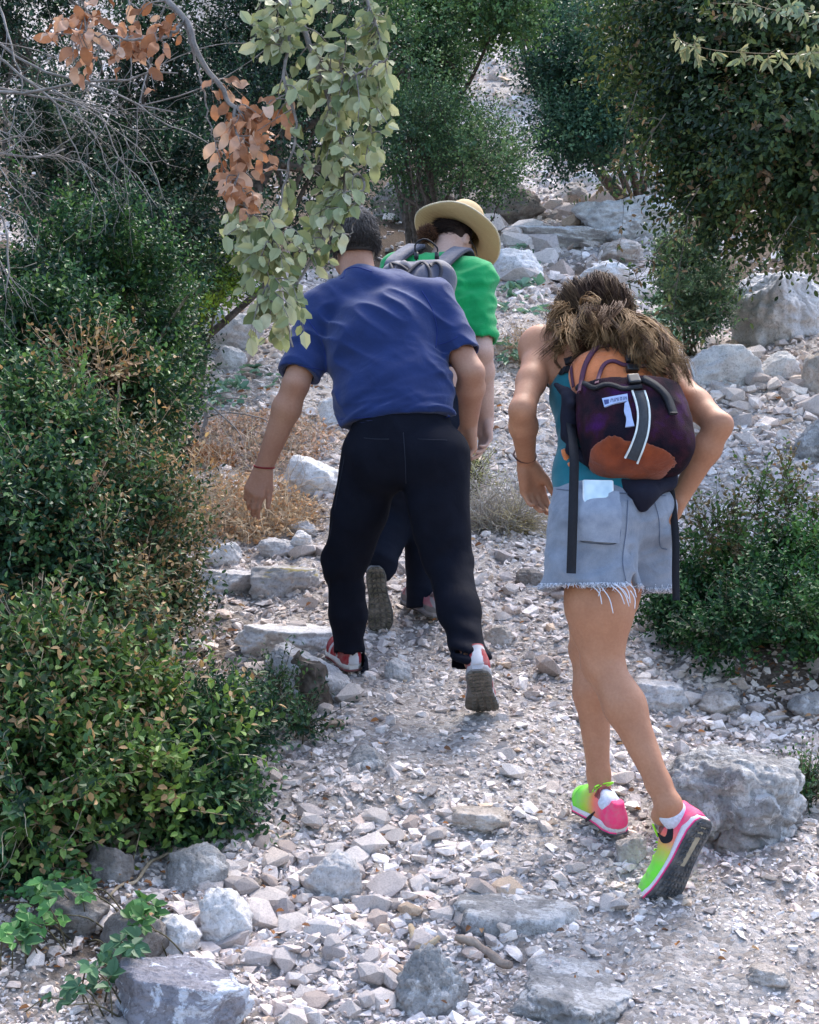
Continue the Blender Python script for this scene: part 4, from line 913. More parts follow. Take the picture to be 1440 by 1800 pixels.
    mb = MB(); patch(mb, tr2, [(1098, 710), (1097, 725), (1101, 736), (1099, 752)], [(1104, 706), (1109, 724), (1111, 736), (1115, 750)], 8, 4, .004, .001); mb.build('label', LAB, root, org)
    mb = MB()
    rr = np.random.default_rng(3)
    for i in range(11):
        x = 1075 + i * 2.6; y = 708 - (x - 1063) * .17; u = rr.uniform(-1.2, 1.2)
        Pl, Nl = surf_line(tr2, [(x, y - 3.5), (x + u, y + 3)], 4, .0055); tube(mb, Pl, .0007, 3)
        if i % 3 == 0: Pl, Nl = surf_line(tr2, [(x, y - 3), (x + 2.4, y + rr.uniform(-3, 3))], 3, .0055); tube(mb, Pl, .0007, 3)
    patch(mb, tr2, [(1062, 705), (1064, 713)], [(1071, 704), (1071, 711)], 3, 3, .0052, .0004); mb.build('lettering', DKB, lb, org)
    # hanging webbing, hip belt, side pocket, left side strap
    def hang(pts, w, nr0=(0.2, -1, .1)):
        L = spline([at(*p) for p in pts], 24); mb = MB(); strap(mb, L, np.tile(nrm(nr0), (24, 1)), w, .0025); mb.build('hanging_strap', WEB, root, org)
    hang([(1003, 745, 3.60), (1009, 800, 3.50), (1008, 870, 3.475), (1006, 940, 3.455), (1004, 1008, 3.455)], .024)
    hang([(1172, 815, 3.60), (1182, 880, 3.60), (1188, 950, 3.57), (1188, 1010, 3.57), (1189, 1055, 3.57)], .019, (-.5, -1, 0))
    g = Field(c - .4, c + .3, .005); b1, b2, b3 = at(1090, 850, 3.55), at(1130, 868, 3.525), at(1172, 845, 3.59); g.chain([b1, b2, b3], [.024, .034, .024], k=.02, flat=.7, side=(1, 0, 0)); g.cone(b2 + (.0, 0, -.005), b2 + (.0, -.006, -.035), .028, .012, k=.02); g.cone(at(1002, 700, 3.63), at(1000, 765, 3.62), .022, .024, k=.02); g.chain([at(978, 676, 3.68), at(996, 690, 3.64), at(1004, 710, 3.6)], [.008, .014, .012], k=.01); g.cone(at(1185, 700, 3.64), at(1185, 790, 3.62), .022, .03, k=.02); g.cone(b3, at(1180, 790, 3.62), .024, .024, k=.02); g.cone(b1, at(1005, 790, 3.6), .014, .016, k=.02)
    g.wrinkle(lambda Q: .003 * vn(Q * 30, 50)); bake(g, 'hip_belt', m_cloth('black_nylon', (.016, .017, .03), (.010, .010, .02), fold=20, bump=.4, sheen=.0), root, org, 2)
    Pl = spline([at(990, 790, 3.61), at(1000, 812, 3.62), at(1003, 818, 3.60)], 8); mb = MB(); tube(mb, Pl, [.006, .009, .009, .009, .009, .008, .007, .005], 6); mb.build('side_loop', OR, root, org)
    sp = []; c1 = W['neck'] * .3 + W['ls'] * .7; L = spline([at(1004, 640, 3.72), at(1000, 612, 3.80), c1 + (.05, -.03, .065), c1 + (.05, .06, .02), c1 + (.04, .07, -.15)], 20); mb = MB(); strap(mb, L, np.tile([-.3, -.8, .5], (20, 1)), .03, .008); mb.build('shoulder_strap', WEB, root, org)
    return root
orange_pack(WO)
def toe(px, py):
    g = G(px, py); return V([g[0], g[1], float(gd(g[0], g[1])) + .008])
# ================================================================ person 2: man in the blue T-shirt
AT0 = at
def man():
    at = lambda px, py, Y: AT0(px, py, Y - .17)
    lh, rh = at(667, 802, 4.88), at(758, 802, 4.84); lk, la = at(606, 990, 5.02), at(612, 1160, 5.15); rk, ra = at(786, 985, 4.82), at(830, 1166, 4.56)
    waist, chest, neck = at(706, 728, 4.88), at(672, 590, 4.98), at(628, 492, 5.10); ls, rs = at(562, 548, 5.03), at(756, 528, 5.02)
    le, lw = at(520, 676, 4.94), at(464, 822, 5.02); re, rw = at(829, 655, 4.92), at(824, 748, 5.08); hc = at(622, 425, 5.15)
    org = at(700, 1230, 4.85); root = thing('person', 'grey haired man in plain blue T-shirt and black trousers with a red wrist string', 'person', org)
    side = nrm(rs - ls); allp = [lh, rh, lk, la, rk, ra, waist, chest, neck, ls, rs, le, lw, re, rw, hc]; f = Field(*bounds(allp, .22), .0055)
    leg(f, lh, lk, la, (.085, .060, .040, .033, .025)); leg(f, rh, rk, ra, (.085, .060, .040, .033, .025))
    hip = (lh + rh) / 2 + (0, 0, .04); f.chain([hip, waist, chest, neck * .6 + chest * .4], [.150, .140, .160, .12], k=.05, flat=.58, side=side)
    f.cone(chest * .3 + neck * .7, ls, .07, .06, k=.05); f.cone(chest * .3 + neck * .7, rs, .07, .06, k=.05)
    arm(f, ls, le, lw, (.062, .052, .045, .048, .031)); arm(f, rs, re, rw, (.062, .052, .044, .047, .031)); f.ell(ls, (.065, .065, .06), k=.03); f.ell(rs, (.065, .065, .06), k=.03)
    hand(f, lw, at(438, 890, 5.02) - lw, (.9, -.15, -.3), (.35, .9, .0), [(.25, .5, .3), (.35, .6, .35), (.45, .65, .4), (.5, .7, .4)], 1.04, thumb=(.55, 1.0, .15))
    hand(f, rw, at(822, 800, 5.10) - rw, (-.7, .6, .1), (-.55, -.8, 0), [(.6, .7, .4), (.7, .75, .5), (.8, .8, .5), (.85, .8, .5)], 1.0, thumb=(.5, .9, .5))
    A = head(f, hc, (-.16, .95, -.22), (-.10, .22, .97), 1.08, neck + (0, 0, .0), .052); f.cone(neck * .9 + chest * .1, hc - A[2] * .07 - A[1] * .03, .064, .050, k=.03)
    body, P, F = bake(f, 'body', SKIN_M, root, org, 1); eyes(root, org, hc, A, 1.08)
    # shirt
    g = Field(*bounds([hip, chest, neck, ls, rs, le, re], .25), .0045); hemc = at(704, 742, 4.87)
    g.chain([hemc + (0, 0, -.02), waist * .7 + chest * .3, chest, neck * .55 + chest * .45], [.200, .190, .205, .165], k=.05, flat=.66, side=side)
    g.cone(chest * .25 + neck * .75, ls, .082, .080, k=.06); g.cone(chest * .25 + neck * .75, rs, .082, .080, k=.06)
    slm, srm = le + (ls - le) * .14, re + (rs - re) * .22
    g2 = g.like(); g2.cone(ls, slm * 1.2 - ls * .2, .080, .070, k=0); g2.cone(rs, srm * 1.2 - rs * .2, .080, .074, k=0)
    g2.cone(ls + (.03, 0, -.04), slm + (.035, 0, .03), .05, .04, k=.03)
    g2.cut(slm, nrm(slm - ls), g.lo, V([at(640, 500, 5)[0], 9, 9])); g2.cut(srm, nrm(srm - rs + V([0, 0, -.05])), V([at(680, 500, 5)[0], 0, 0]), V([9, 9, 9]))
    for a, b in ((ls, slm), (rs, srm)): g2.cone(a * .25 + b * .75, b * 1.3 - a * .3, .050, .064, k=.004, op='s')
    g.join(g2, .03)
    g.cut(hemc + V([0, 0, -.0]), (.10, -.02, -1), hemc - (.24, .4, .3), hemc + (.24, .4, .3))
    nk = neck + (0, -.03, .03); g.cut(nk, nrm(nrm(neck - chest) + V([.0, .25, .1])), r=.16)
    ax = nrm(neck - hip); bb = nrm(np.cross(side, ax))
    def wr(Q):
        a = (Q - hip) @ ax; b = (Q - hip) @ side; low = np.clip(1 - a / .34, 0, 1); up_ = 1 - low
        wv = vn(np.stack([b * 5, Q[:, 1] * 5, a * 7], -1), 3)
        r1 = vn(np.stack([b * 3.2 + wv * .5, Q[:, 1] * 3, a * 30 + b * 7 + wv * 2.2], -1), 61); r2 = vn(np.stack([b * 6, Q[:, 1] * 5, a * 48 - b * 9 + wv * 3], -1), 62)
        dg = vn(np.stack([(a + b) * 14, Q[:, 1] * 4, (a - b) * 4.5], -1), 63)
        return low * (.022 * (np.abs(r1) - .3) + .007 * r2) + (.3 + .7 * up_) * .016 * (np.abs(dg) - .3) + .004 * wv
    g.wrinkle(wr, .035); BL_ = m_cloth('blue_cotton', (.015, .034, .135), (.011, .025, .10), weave=1100, fold=13, bump=.35)
    sh, SP_, SF = bake(g, 'shirt', BL_, root, org, 1); st = bvh(SP_, SF); SMB = plain('blue_seam', (.014, .030, .17), .9)
    mb = MB()
    for pl in ([(598, 737), (650, 733), (710, 730), (770, 735), (806, 748)], [(540, 560), (566, 600), (574, 640), (571, 655)], [(742, 512), (758, 540), (768, 575), (766, 612)], [(596, 478), (625, 470), (655, 478)], [(506, 638), (540, 645), (568, 650)], [(770, 606), (790, 600), (804, 592)]):
        Pl, Nl = surf_line(st, pl, 26, .0008); tube(mb, Pl, .0017, 4)
    mb.build('seam', SMB, sh, org)
    # trousers
    BK = m_cloth('black_trousers', (.0075, .009, .017), (.0045, .0055, .011), weave=900, fold=10, bump=.4, sheen=.0, spec=.10)
    g = Field(*bounds([hip, lh, rh, lk, rk, la, ra], .22), .0062); g.chain([hip + (0, 0, -.02), at(707, 735, 4.875)], [.188, .172], k=.03, flat=.66, side=(1, 0, 0))
    g.ell(lh + (-.0, -.04, -.02), (.098, .092, .11), k=.04); g.ell(rh + (.0, -.04, -.02), (.098, .092, .11), k=.04)
    lc, rc = at(614, 1176, 5.13), at(829, 1172, 4.57)
    g.chain([lh + (-.02, 0, 0), lk, lk * .5 + lc * .5, lc], [.115, .064, .066, .064], k=.03); g.chain([rh + (.02, 0, 0), rk + (.0, 0, 0), rk * .5 + rc * .5, rc + (0, 0, .0)], [.115, .072, .068, .066], k=.03)
    g.cone(rh * .5 + rk * .5 + (-.01, -.01, 0), rk, .086, .072, k=.04); g.cone(lh * .5 + lk * .5, lk + (0, 0, .02), .084, .066, k=.04)
    g.cut(lc + (0, 0, -.012), (.0, .05, -1), lc - .4, V([(lc[0] + rc[0]) / 2, lc[1] + .4, lc[2] + .1])); g.cut(rc + (0, 0, .00), (.12, -.12, -1), V([(lc[0] + rc[0]) / 2 + .01, rc[1] - .3, rc[2] - .4]), rc + .12); g.cut(at(705, 742, 4.88) + (0, 0, .03), (0, 0, 1))
    for a, b in ((lk, lc), (rk, rc)): g.cone(b + nrm(b - a) * .09, b - nrm(b - a) * .02, .058, .052, k=0, op='s')
    def wt(Q):
        o_ = 0
        for K, C in ((lk, lc), (rk, rc)):
            d = np.linalg.norm(Q - C, axis=1); near = np.clip(1 - d / .22, 0, 1); dk = np.linalg.norm(Q - K, axis=1); nk_ = np.clip(1 - dk / .16, 0, 1)
            o_ = o_ + near * .028 * (.5 - np.abs(vn(np.stack([Q[:, 0] * 6, Q[:, 1] * 6, Q[:, 2] * 30 + Q[:, 0] * 8], -1), 71))) + nk_ * .018 * vn(np.stack([Q[:, 0] * 8, Q[:, 1] * 6, Q[:, 2] * 22 - Q[:, 0] * 16], -1), 72)
        return o_ + .010 * vn(Q * [9, 8, 5], 73) + .004 * np.abs(vn(np.stack([Q[:, 0] * 20 + Q[:, 2] * 9, Q[:, 1] * 9, Q[:, 2] * 6], -1), 74))
    g.wrinkle(wt, .035); tro, TP, TF = bake(g, 'trousers', BK, root, org, 2); tt_ = bvh(TP, TF); mb = MB()
    for pl in ([(709, 760), (712, 800), (714, 850)], [(640, 770), (662, 772), (684, 772)], [(735, 772), (760, 773), (786, 774)], [(600, 760), (584, 850), (576, 950), (580, 1050)]):
        Pl, Nl = surf_line(tt_, pl, 16, .0004); tube(mb, Pl, .0014, 4)
    mb.build('seam', plain('black_seam', (.02, .024, .04), .9), tro, org)
    # red string round the wrist
    d = nrm(lw - le); c_ = lw - d * .004; a_ = nrm(np.cross(d, [0, 1, 0])); b_ = np.cross(d, a_); th = np.linspace(0, 2 * np.pi, 28); mb = MB(); pts = c_ + .0345 * np.cos(th)[:, None] * a_ + .0325 * np.sin(th)[:, None] * b_ + d * (.010 * np.cos(th))[:, None] * -1; tube(mb, pts, .0028, 5); mb.build('bracelet', plain('red_string', (.20, .012, .02), .7), root, org)
    # hair
    r_, fw, up = A; s = 1.08; r = np.random.default_rng(4); n = 9500; U = nrm(r.normal(size=(n, 3))); hx = U[:, 0]; hy = U[:, 1]; hz = U[:, 2]
    keep = ~((hy > .45) & (hz < .45)) & (hz > -.80 + .25 * (np.abs(hx) > .75) + .6 * (hy > .1)); U = U[keep]; n = len(U)
    lo_ = np.clip(-U[:, 2:], 0, 1); wd = 1 + .55 * lo_ ** 1.3 * (U[:, 1:2] < .2); pos = hc + ((r_ * U[:, :1] * wd) * .074 + fw * (U[:, 1:2] * wd * .098 - .012) + up * (U[:, 2:] * .100 + .022)) * s; nn = nrm(r_ * U[:, :1] + fw * U[:, 1:2] + up * U[:, 2:])
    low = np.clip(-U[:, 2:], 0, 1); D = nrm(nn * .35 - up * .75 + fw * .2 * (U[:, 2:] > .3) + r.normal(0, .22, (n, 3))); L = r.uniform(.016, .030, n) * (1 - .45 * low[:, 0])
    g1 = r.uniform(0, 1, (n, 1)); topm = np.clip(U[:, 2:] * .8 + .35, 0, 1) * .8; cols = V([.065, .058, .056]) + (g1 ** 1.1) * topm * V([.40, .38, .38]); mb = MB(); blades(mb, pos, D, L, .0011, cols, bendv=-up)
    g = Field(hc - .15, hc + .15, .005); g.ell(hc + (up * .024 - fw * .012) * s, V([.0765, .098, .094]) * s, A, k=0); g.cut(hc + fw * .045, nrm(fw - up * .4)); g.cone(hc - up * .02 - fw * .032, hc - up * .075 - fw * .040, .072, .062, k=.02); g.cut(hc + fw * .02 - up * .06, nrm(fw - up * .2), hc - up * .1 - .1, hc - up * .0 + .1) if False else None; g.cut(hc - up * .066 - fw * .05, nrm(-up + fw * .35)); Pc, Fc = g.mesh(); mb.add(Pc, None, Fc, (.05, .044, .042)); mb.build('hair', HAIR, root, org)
    # shoes
    red = (.30, .012, .025)
    def uc(P):
        c = np.tile(V(red), (len(P), 1)); x, y, z = P[:, 0], P[:, 1], P[:, 2]; w_ = (np.abs(y) < .011 + (.09 - z) * .12) & (x < .045) & (z < .088); c[w_] = (.55, .55, .60); e = (z > .078) & (x < .10) & (z < .086); c[e] = (.62, .58, .58)
        st_ = (np.abs(np.mod(x * 14 + z * 10, 1) - .5) < .12) & (x > .07); c[st_] = (.5, .5, .54); return c
    H1 = toe(622, 1194) + V([0, 0, .010]); fr1 = shoe_frame(H1, (-.33, .88, .22), (0, -.22, .97)); T2 = toe(852, 1262); L2 = nrm(V([.12, .80, -.52])); H2 = T2 - L2 * .262 - V([0, 0, .0]); fr2 = shoe_frame(H2, L2, (.0, .52, .80)); print('man heel', H2)
    shoe('shoe', 'red and white walking shoe planted flat', root, org, fr1, 1.06, 0.0, uc, lambda x: (.62, .60, .60), lambda x: (.16, .02, .03), (.10, .04, .04), (KNIT, FOAM, RUB), plain('grey_laces', (.3, .3, .32), .7), style=1, asym=.006)
    shoe('shoe', 'red walking shoe rolling off its toe with the worn grey sole showing', root, org, fr2, 1.06, .35, uc, lambda x: (.42, .42, .46), lambda x: (.13, .13, .135) if x < .15 else (.115, .105, .09), (.10, .095, .085), (KNIT, FOAM, RUB), plain('grey_laces', (.3, .3, .32), .7), style=1, asym=-.006)
    return root
man()
# ================================================================ person 3: hiker in green with the straw hat
def hiker():
    at = lambda px, py, Y: AT0(px, py, Y - .24)
    lh, rh = at(708, 770, 5.62), at(770, 770, 5.62); lk, la = at(690, 905, 5.74), at(668, 990, 5.56); rk, ra = at(752, 930, 5.76), at(748, 1072, 5.72)
    waist, chest, neck = at(748, 660, 5.66), at(768, 545, 5.74), at(779, 470, 5.84); ls, rs = at(700, 482, 5.80), at(838, 492, 5.72)
    re, rw = at(845, 618, 5.62), at(855, 738, 5.74); le, lw = at(680, 620, 5.75), at(660, 720, 5.95); hc = at(796, 430, 5.93)
    org = at(720, 1100, 5.7); root = thing('person', 'walker in a green T-shirt and wide straw hat, looking down to the right', 'person', org)
    side = nrm(rs - ls); f = Field(*bounds([lh, rh, lk, la, rk, ra, waist, chest, neck, ls, rs, re, rw, le, lw, hc], .22), .006)
    leg(f, lh, lk, la, (.085, .060, .040, .033, .025)); leg(f, rh, rk, ra, (.085, .060, .040, .033, .025)); hip = (lh + rh) / 2 + (0, 0, .04)
    f.chain([hip, waist, chest, neck * .6 + chest * .4], [.165, .15, .165, .13], k=.05, flat=.68, side=side); f.cone(chest * .3 + neck * .7, ls, .07, .06, k=.05); f.cone(chest * .3 + neck * .7, rs, .07, .06, k=.05)
    arm(f, ls, le, lw, (.062, .05, .045, .045, .030)); arm(f, rs, re, rw, (.062, .052, .047, .046, .031)); f.cone(re + (-.01, -.012, 0), re + (.01, -.012, -.01), .030, .030, k=.02)
    hand(f, rw, at(853, 800, 5.72) - rw, (-.55, .75, .0), (-.8, -.5, 0), [(.25, .45, .3), (.35, .5, .35), (.45, .6, .4), (.5, .6, .4)], 1.0, thumb=(.8, .7, .35))
    hand(f, lw, at(655, 780, 6.0) - lw, (.5, .8, 0), (.8, -.5, 0), [.3, .4, .4, .5], 1.0)
    A = head(f, hc, (.48, .45, -.75), (.26, .62, .74), .95, neck, .058); r_, fw, up = A
    body, P, F = bake(f, 'body', SKIN_G, root, org, 1); eyes(root, org, hc, A, .95)
    g = Field(*bounds([hip, chest, neck, ls, rs, le, re], .25), .006); g.chain([hip + (0, 0, -.02), waist, chest, neck * .55 + chest * .45], [.190, .178, .190, .155], k=.05, flat=.72, side=side)
    g.cone(chest * .25 + neck * .75, ls, .085, .080, k=.06); g.cone(chest * .25 + neck * .75, rs, .085, .080, k=.06)
    sr, sl_ = re + (rs - re) * .10, le + (ls - le) * .25; g2 = g.like(); g2.cone(rs, sr * 1.2 - rs * .2, .074, .070, k=0); g2.cone(ls, sl_ * 1.2 - ls * .2, .076, .066, k=0)
    g2.cut(sr, nrm(sr - rs + V([.03, 0, 0])), V([at(775, 500, 5.7)[0], 0, 0]), V([9, 9, 9])); g2.cut(sl_, nrm(sl_ - ls), g.lo, V([at(765, 500, 5.7)[0], 9, 9]))
    for a, b in ((ls, sl_), (rs, sr)): g2.cone(a * .2 + b * .8, b * 1.3 - a * .3, .050, .060, k=.004, op='s')
    g.join(g2, .03)
    g.cut(at(755, 648, 5.66), (0, 0, -1)); g.cut(neck + (0, -.02, .02), nrm(nrm(neck - chest) + V([0, .2, .1])), r=.15)
    g.wrinkle(lambda Q: .015 * (np.abs(vn(np.stack([Q[:, 0] * 10 + Q[:, 2] * 8, Q[:, 1] * 7, Q[:, 2] * 20 - Q[:, 0] * 12], -1), 81)) - .3) + .006 * vn(Q * [8, 8, 34], 82), .035)
    bake(g, 'shirt', m_cloth('green_cotton', (.007, .33, .095), (.004, .25, .07), weave=1000, fold=14, bump=.4), root, org, 2)
    BK = m_cloth('navy_trousers', (.010, .013, .024), (.006, .008, .016), weave=900, fold=10, bump=.4, sheen=.0, spec=.10); g = Field(*bounds([hip, lh, rh, lk, rk, la, ra], .2), .0065)
    lc, rc = at(668, 985, 5.57), at(746, 1065, 5.735); g.chain([hip + (0, 0, -.02), waist, waist + (0, 0, .06)], [.195, .172, .16], k=.03, flat=.68, side=(1, 0, 0)); g.chain([lh, lk, lc], [.12, .082, .066], k=.03); g.chain([rh, rk, rc], [.12, .088, .072], k=.03); g.cone(lc, lc + (.0, -.0, -.03), .064, .055, k=.02); g.cut(rc + (0, 0, -.01), (0, -.1, -1), r=.12); g.cut(waist + (0, 0, .07), (0, 0, 1))
    g.wrinkle(lambda Q: .010 * np.abs(vn(np.stack([Q[:, 0] * 7, Q[:, 1] * 6, Q[:, 2] * 22 + Q[:, 0] * 10], -1), 91)) - .004 + .005 * vn(Q * 9, 92), .035); bake(g, 'trousers', BK, root, org, 2)
    # hair with a loose bun
    r = np.random.default_rng(6); s = .95; n = 7000; U = nrm(r.normal(size=(n, 3))); keep = ~((U[:, 1] > .4) & (U[:, 2] < .5)) & (U[:, 2] > -.62) & ~((np.abs(U[:, 0]) > .7) & (U[:, 1] > -.25) & (U[:, 2] < .0)); U = U[keep]; n = len(U)
    bun = hc - fw * .055 * 1 + r_ * -.055 - up * .045 + V([-.022, -.055, .03]); pos = hc + (r_ * U[:, :1] * .074 + fw * (U[:, 1:2] * .096 - .012) + up * (U[:, 2:] * .090 + .024)) * s; nn = nrm(pos - hc)
    D = nrm(nrm(bun - pos) - nn * (nrm(bun - pos) * nn).sum(1, keepdims=True) + nn * .12 + r.normal(0, .08, (n, 3))); mb = MB(); blades(mb, pos, D, r.uniform(.03, .055, n), .0012, V([.022, .014, .012]) * r.uniform(.5, 2.0, (n, 1)))
    n = 1500; U = nrm(r.normal(size=(n, 3))); D = nrm(np.cross(U, nrm(V([.3, -1, .5]))) + U * .35 + r.normal(0, .3, (n, 3))); blades(mb, bun + U * r.uniform(.7, 1, (n, 1)) * V([.034, .036, .030]), D, r.uniform(.012, .03, n), .0012, V([.075, .035, .02]) * r.uniform(.4, 2.2, (n, 1)))
    g = Field(hc - .2, hc + .2, .005); g.ell(hc + (up * .024 - fw * .012) * s, V([.0765, .098, .092]) * s, A, k=0); g.cut(hc + fw * .035, nrm(fw - up * .4)); g.cut(hc - up * .045 - fw * .05, nrm(-up + fw * .3)); g.ell(bun, (.033, .035, .029), k=.02); Pc, Fc = g.mesh(); mb.add(Pc, None, Fc, (.03, .018, .014)); mb.build('hair', HAIR, root, org)
    # glasses arm seen past the ear
    mb = MB(); tube(mb, spline([hc + (r_ * .080 - fw * .0 + up * .004) * s, hc + (r_ * .078 + fw * .06 + up * .012) * s, hc + (r_ * .066 + fw * .098 + up * .008) * s], 8), .0022, 5)
    for e in (-1, 1):
        th = np.linspace(0, 2 * np.pi, 20); c_ = hc + (r_ * e * .033 + fw * .106 + up * .004) * s; tube(mb, c_ + .024 * np.cos(th)[:, None] * r_ + .018 * np.sin(th)[:, None] * up, .0018, 5)
    tube(mb, [hc + (r_ * -.010 + fw * .112 + up * .006) * s, hc + (r_ * .010 + fw * .112 + up * .006) * s], .0018, 5); mb.build('glasses', PLAST, root, org)
    # straw hat: lathe, slightly wavy brim
    prof = [(.0, .108), (.035, .105), (.062, .094), (.080, .074), (.090, .045), (.097, .012), (.104, .000), (.125, -.004), (.150, -.004), (.172, .001), (.182, .004), (.1835, .001), (.178, -.003), (.150, -.009), (.122, -.009), (.098, -.006), (.090, .010), (.083, .042), (.073, .068), (.055, .086), (.030, .097), (.0, .100)]
    n = 72; th = np.arange(n) / n * 2 * np.pi; hu = nrm(V([.36, .38, .85])); hf = nrm(fw - hu * (fw @ hu)); hr = np.cross(hf, hu); c0 = hc + up * .062 - fw * .0 + V([.004, -.01, .0]); v = []
    for a in th:
        for R_, z in prof: w_ = max(0, (R_ - .1) / .08); v.append(c0 + hr * math.cos(a) * R_ + hf * math.sin(a) * R_ * 1.05 + hu * (z * (1.55 if z > .02 else 1) + w_ * (.012 * math.cos(2 * a + .6) + .004 * math.sin(5 * a))))
    k = len(prof); F_ = [[i * k + j, ((i + 1) % n) * k + j, ((i + 1) % n) * k + j + 1, i * k + j + 1] for i in range(n) for j in range(k - 1)]
    m = NT('straw'); wv = m.n('TexWave'); wv.inputs['Scale'].default_value = 95; wv.inputs['Distortion'].default_value = 1.5; m.l(m.coord(), wv.inputs['Vector']); w2 = m.n('TexWave', bands_direction='Z'); w2.inputs['Scale'].default_value = 95; w2.inputs['Distortion'].default_value = 1.5; m.l(m.coord(), w2.inputs['Vector'])
    hgt = m.math('MULTIPLY', wv.outputs['Fac'], w2.outputs['Fac']); c_ = m.ramp(hgt, [(.0, (.40, .27, .13)), (.6, (.66, .50, .28))]); m.col(c_); m.set(.75, .25); m.bump(hgt, .5, .002)
    hat = part('straw_hat', V(v), [np.array(F_)], m.m, root, org); mb = MB(); th2 = np.linspace(0, 2 * np.pi, 73); tube(mb, [c0 + hr * math.cos(a) * .1835 + hf * math.sin(a) * .1835 * 1.05 + hu * (.003 + .012 * math.cos(2 * a + .6) + .004 * math.sin(5 * a)) for a in th2], .0035, 6); mb.build('brim_edge', plain('pale_straw', (.66, .56, .40), .7, .2, .5, 300), hat, org)
    # shoes
    def uc(P):
        c = np.tile(V((.40, .13, .17)), (len(P), 1)); x, z = P[:, 0], P[:, 2]; c[(z < .045)] = (.13, .13, .14); c[(np.abs(np.mod(x * 12 - z * 9, 1) - .5) < .1) & (z > .03)] = (.24, .24, .27); c[z > .082] = (.10, .05, .06); return c
    L1 = nrm(V([.055, .42, -.86])); fr1 = shoe_frame(toe(668, 1113) - L1 * .262, L1, (-.02, .86, .42)); fr2 = shoe_frame(toe(768, 1104) + V([0, 0, .015]), (-.50, .80, .30), (0, -.2, 1)); print('hiker heel', fr1[0], fr2[0])
    args = (uc, lambda x: (.20, .20, .22), lambda x: (.07, .07, .065), (.10, .095, .07), (KNIT, FOAM, RUB), plain('grey_laces', (.3, .3, .32), .7))
    shoe('shoe', 'pink and grey hiking shoe lifted with its ribbed sole facing back', root, org, fr1, 1.0, .15, *args, style=1); shoe('shoe', 'pink and grey hiking shoe planted on the gravel', root, org, fr2, 1.0, 0.0, *args, style=1, asym=-.006)
    # ---- grey backpack, worn by the hiker
    org2 = at(745, 560, 5.5); bp = thing('backpack', 'slate grey backpack with curved piping on the green shirt', 'backpack', org2); up2 = nrm(neck - waist); n_ = nrm(np.cross(side, up2)); n_ = n_ if n_[1] < 0 else -n_; A2 = [side, n_, up2]; c = chest + n_ * .165 + up2 * -.035 + side * -.045
    c = at(722, 548, 5.555)
    g = Field(c - .36, c + .36, .006); g.box(c, (.150, .075, .215), A2, r=.07); g.ell(c + n_ * .03 - up2 * .03, (.13, .085, .17), A2, k=.05); g.box(c + up2 * .17 - n_ * .03, (.13, .06, .055), A2, r=.045, k=.04)
    for sx in (-.045, .045): g.ell(c + n_ * .085 + side * sx + up2 * .02, (.040, .035, .15), A2, k=.015)
    g.wrinkle(lambda Q: .005 * vn(Q * [18, 14, 10], 95), .03); GR = m_cloth('slate_fabric', (.075, .08, .125), (.05, .055, .088), weave=700, fold=18, bump=.4, spec=.3, rough=.65); o, P_, F_ = bake(g, 'main_bag', GR, bp, org2, 2); tr = bvh(P_, F_)
    DK = plain('dark_piping', (.028, .028, .04), .7); LG = plain('dark_panel', (.03, .025, .035), .7)
    for pl, w_ in (([(662, 474), (680, 464), (700, 466), (715, 476)], .012), ([(700, 500), (718, 480), (740, 462), (752, 470), (755, 490), (748, 512)], .012), ([(755, 468), (768, 462), (776, 475), (768, 500), (754, 520), (748, 545)], .012), ([(770, 500), (763, 525), (760, 555), (765, 590)], .016)):
        Pl, Nl = surf_line(tr, pl, 24, .002); mb = MB(); strap(mb, Pl, Nl, w_, .005); mb.build('piping', DK, bp, org2)
    mb = MB(); patch(mb, tr, [(684, 478), (700, 466), (716, 468)], [(690, 482), (702, 486), (722, 478)], 8, 5, .003, .001); mb.build('dark_panel', LG, bp, org2)
    mb = MB(); patch(mb, tr, [(769, 505), (770, 512)], [(776, 505), (777, 512)], 3, 3, .005, .002); mb.build('reflective_dot', plain('reflective_grey', (.6, .6, .65), .4), bp, org2)
    a, b = at(732, 449, 5.63), at(768, 449, 5.63); mb = MB(); tube(mb, spline([a + (0, 0, -.02), a, a + (-.004, -.01, .04), (a + b) / 2 + (-.005, -.012, .062), b + (.0, -.01, .03), b, b + (0, 0, -.02)], 20), .0035, 6); mb.build('carry_loop', WEB, bp, org2)
    mb = MB(); tube(mb, [a + (0, 0, -.015), a + (0, 0, .012)], .009, 8); tube(mb, [b + (0, 0, -.015), b + (0, 0, .012)], .009, 8); mb.build('loop_end', PLAST, bp, org2)
    for sg, s0 in ((1, rs), (-1, ls)):
        base = c + side * (sg * .085) + up2 * .19; top = neck * .42 + s0 * .58 + V([0, -.01, .098]); L = spline([base + (0, 0, -.03), base + V([sg * .012, .03, .035]), top, top + V([sg * .028, .10, -.05]), top + V([sg * .015, .13, -.20]), c + side * sg * .15 + V([0, .16, -.12])], 30); nr = [V([0, -.5, 1]) if i < 17 else V([sg * .2, 1, .2]) for i in range(30)]; mb = MB(); strap(mb, L, nr, .062, .012); mb.build('shoulder_strap', GR, bp, org2); mb = MB(); strap(mb, L + V([0, -.002, -.004]), nr, .070, .006); mb.build('strap_edge', DK, bp, org2)
    return root
hiker()
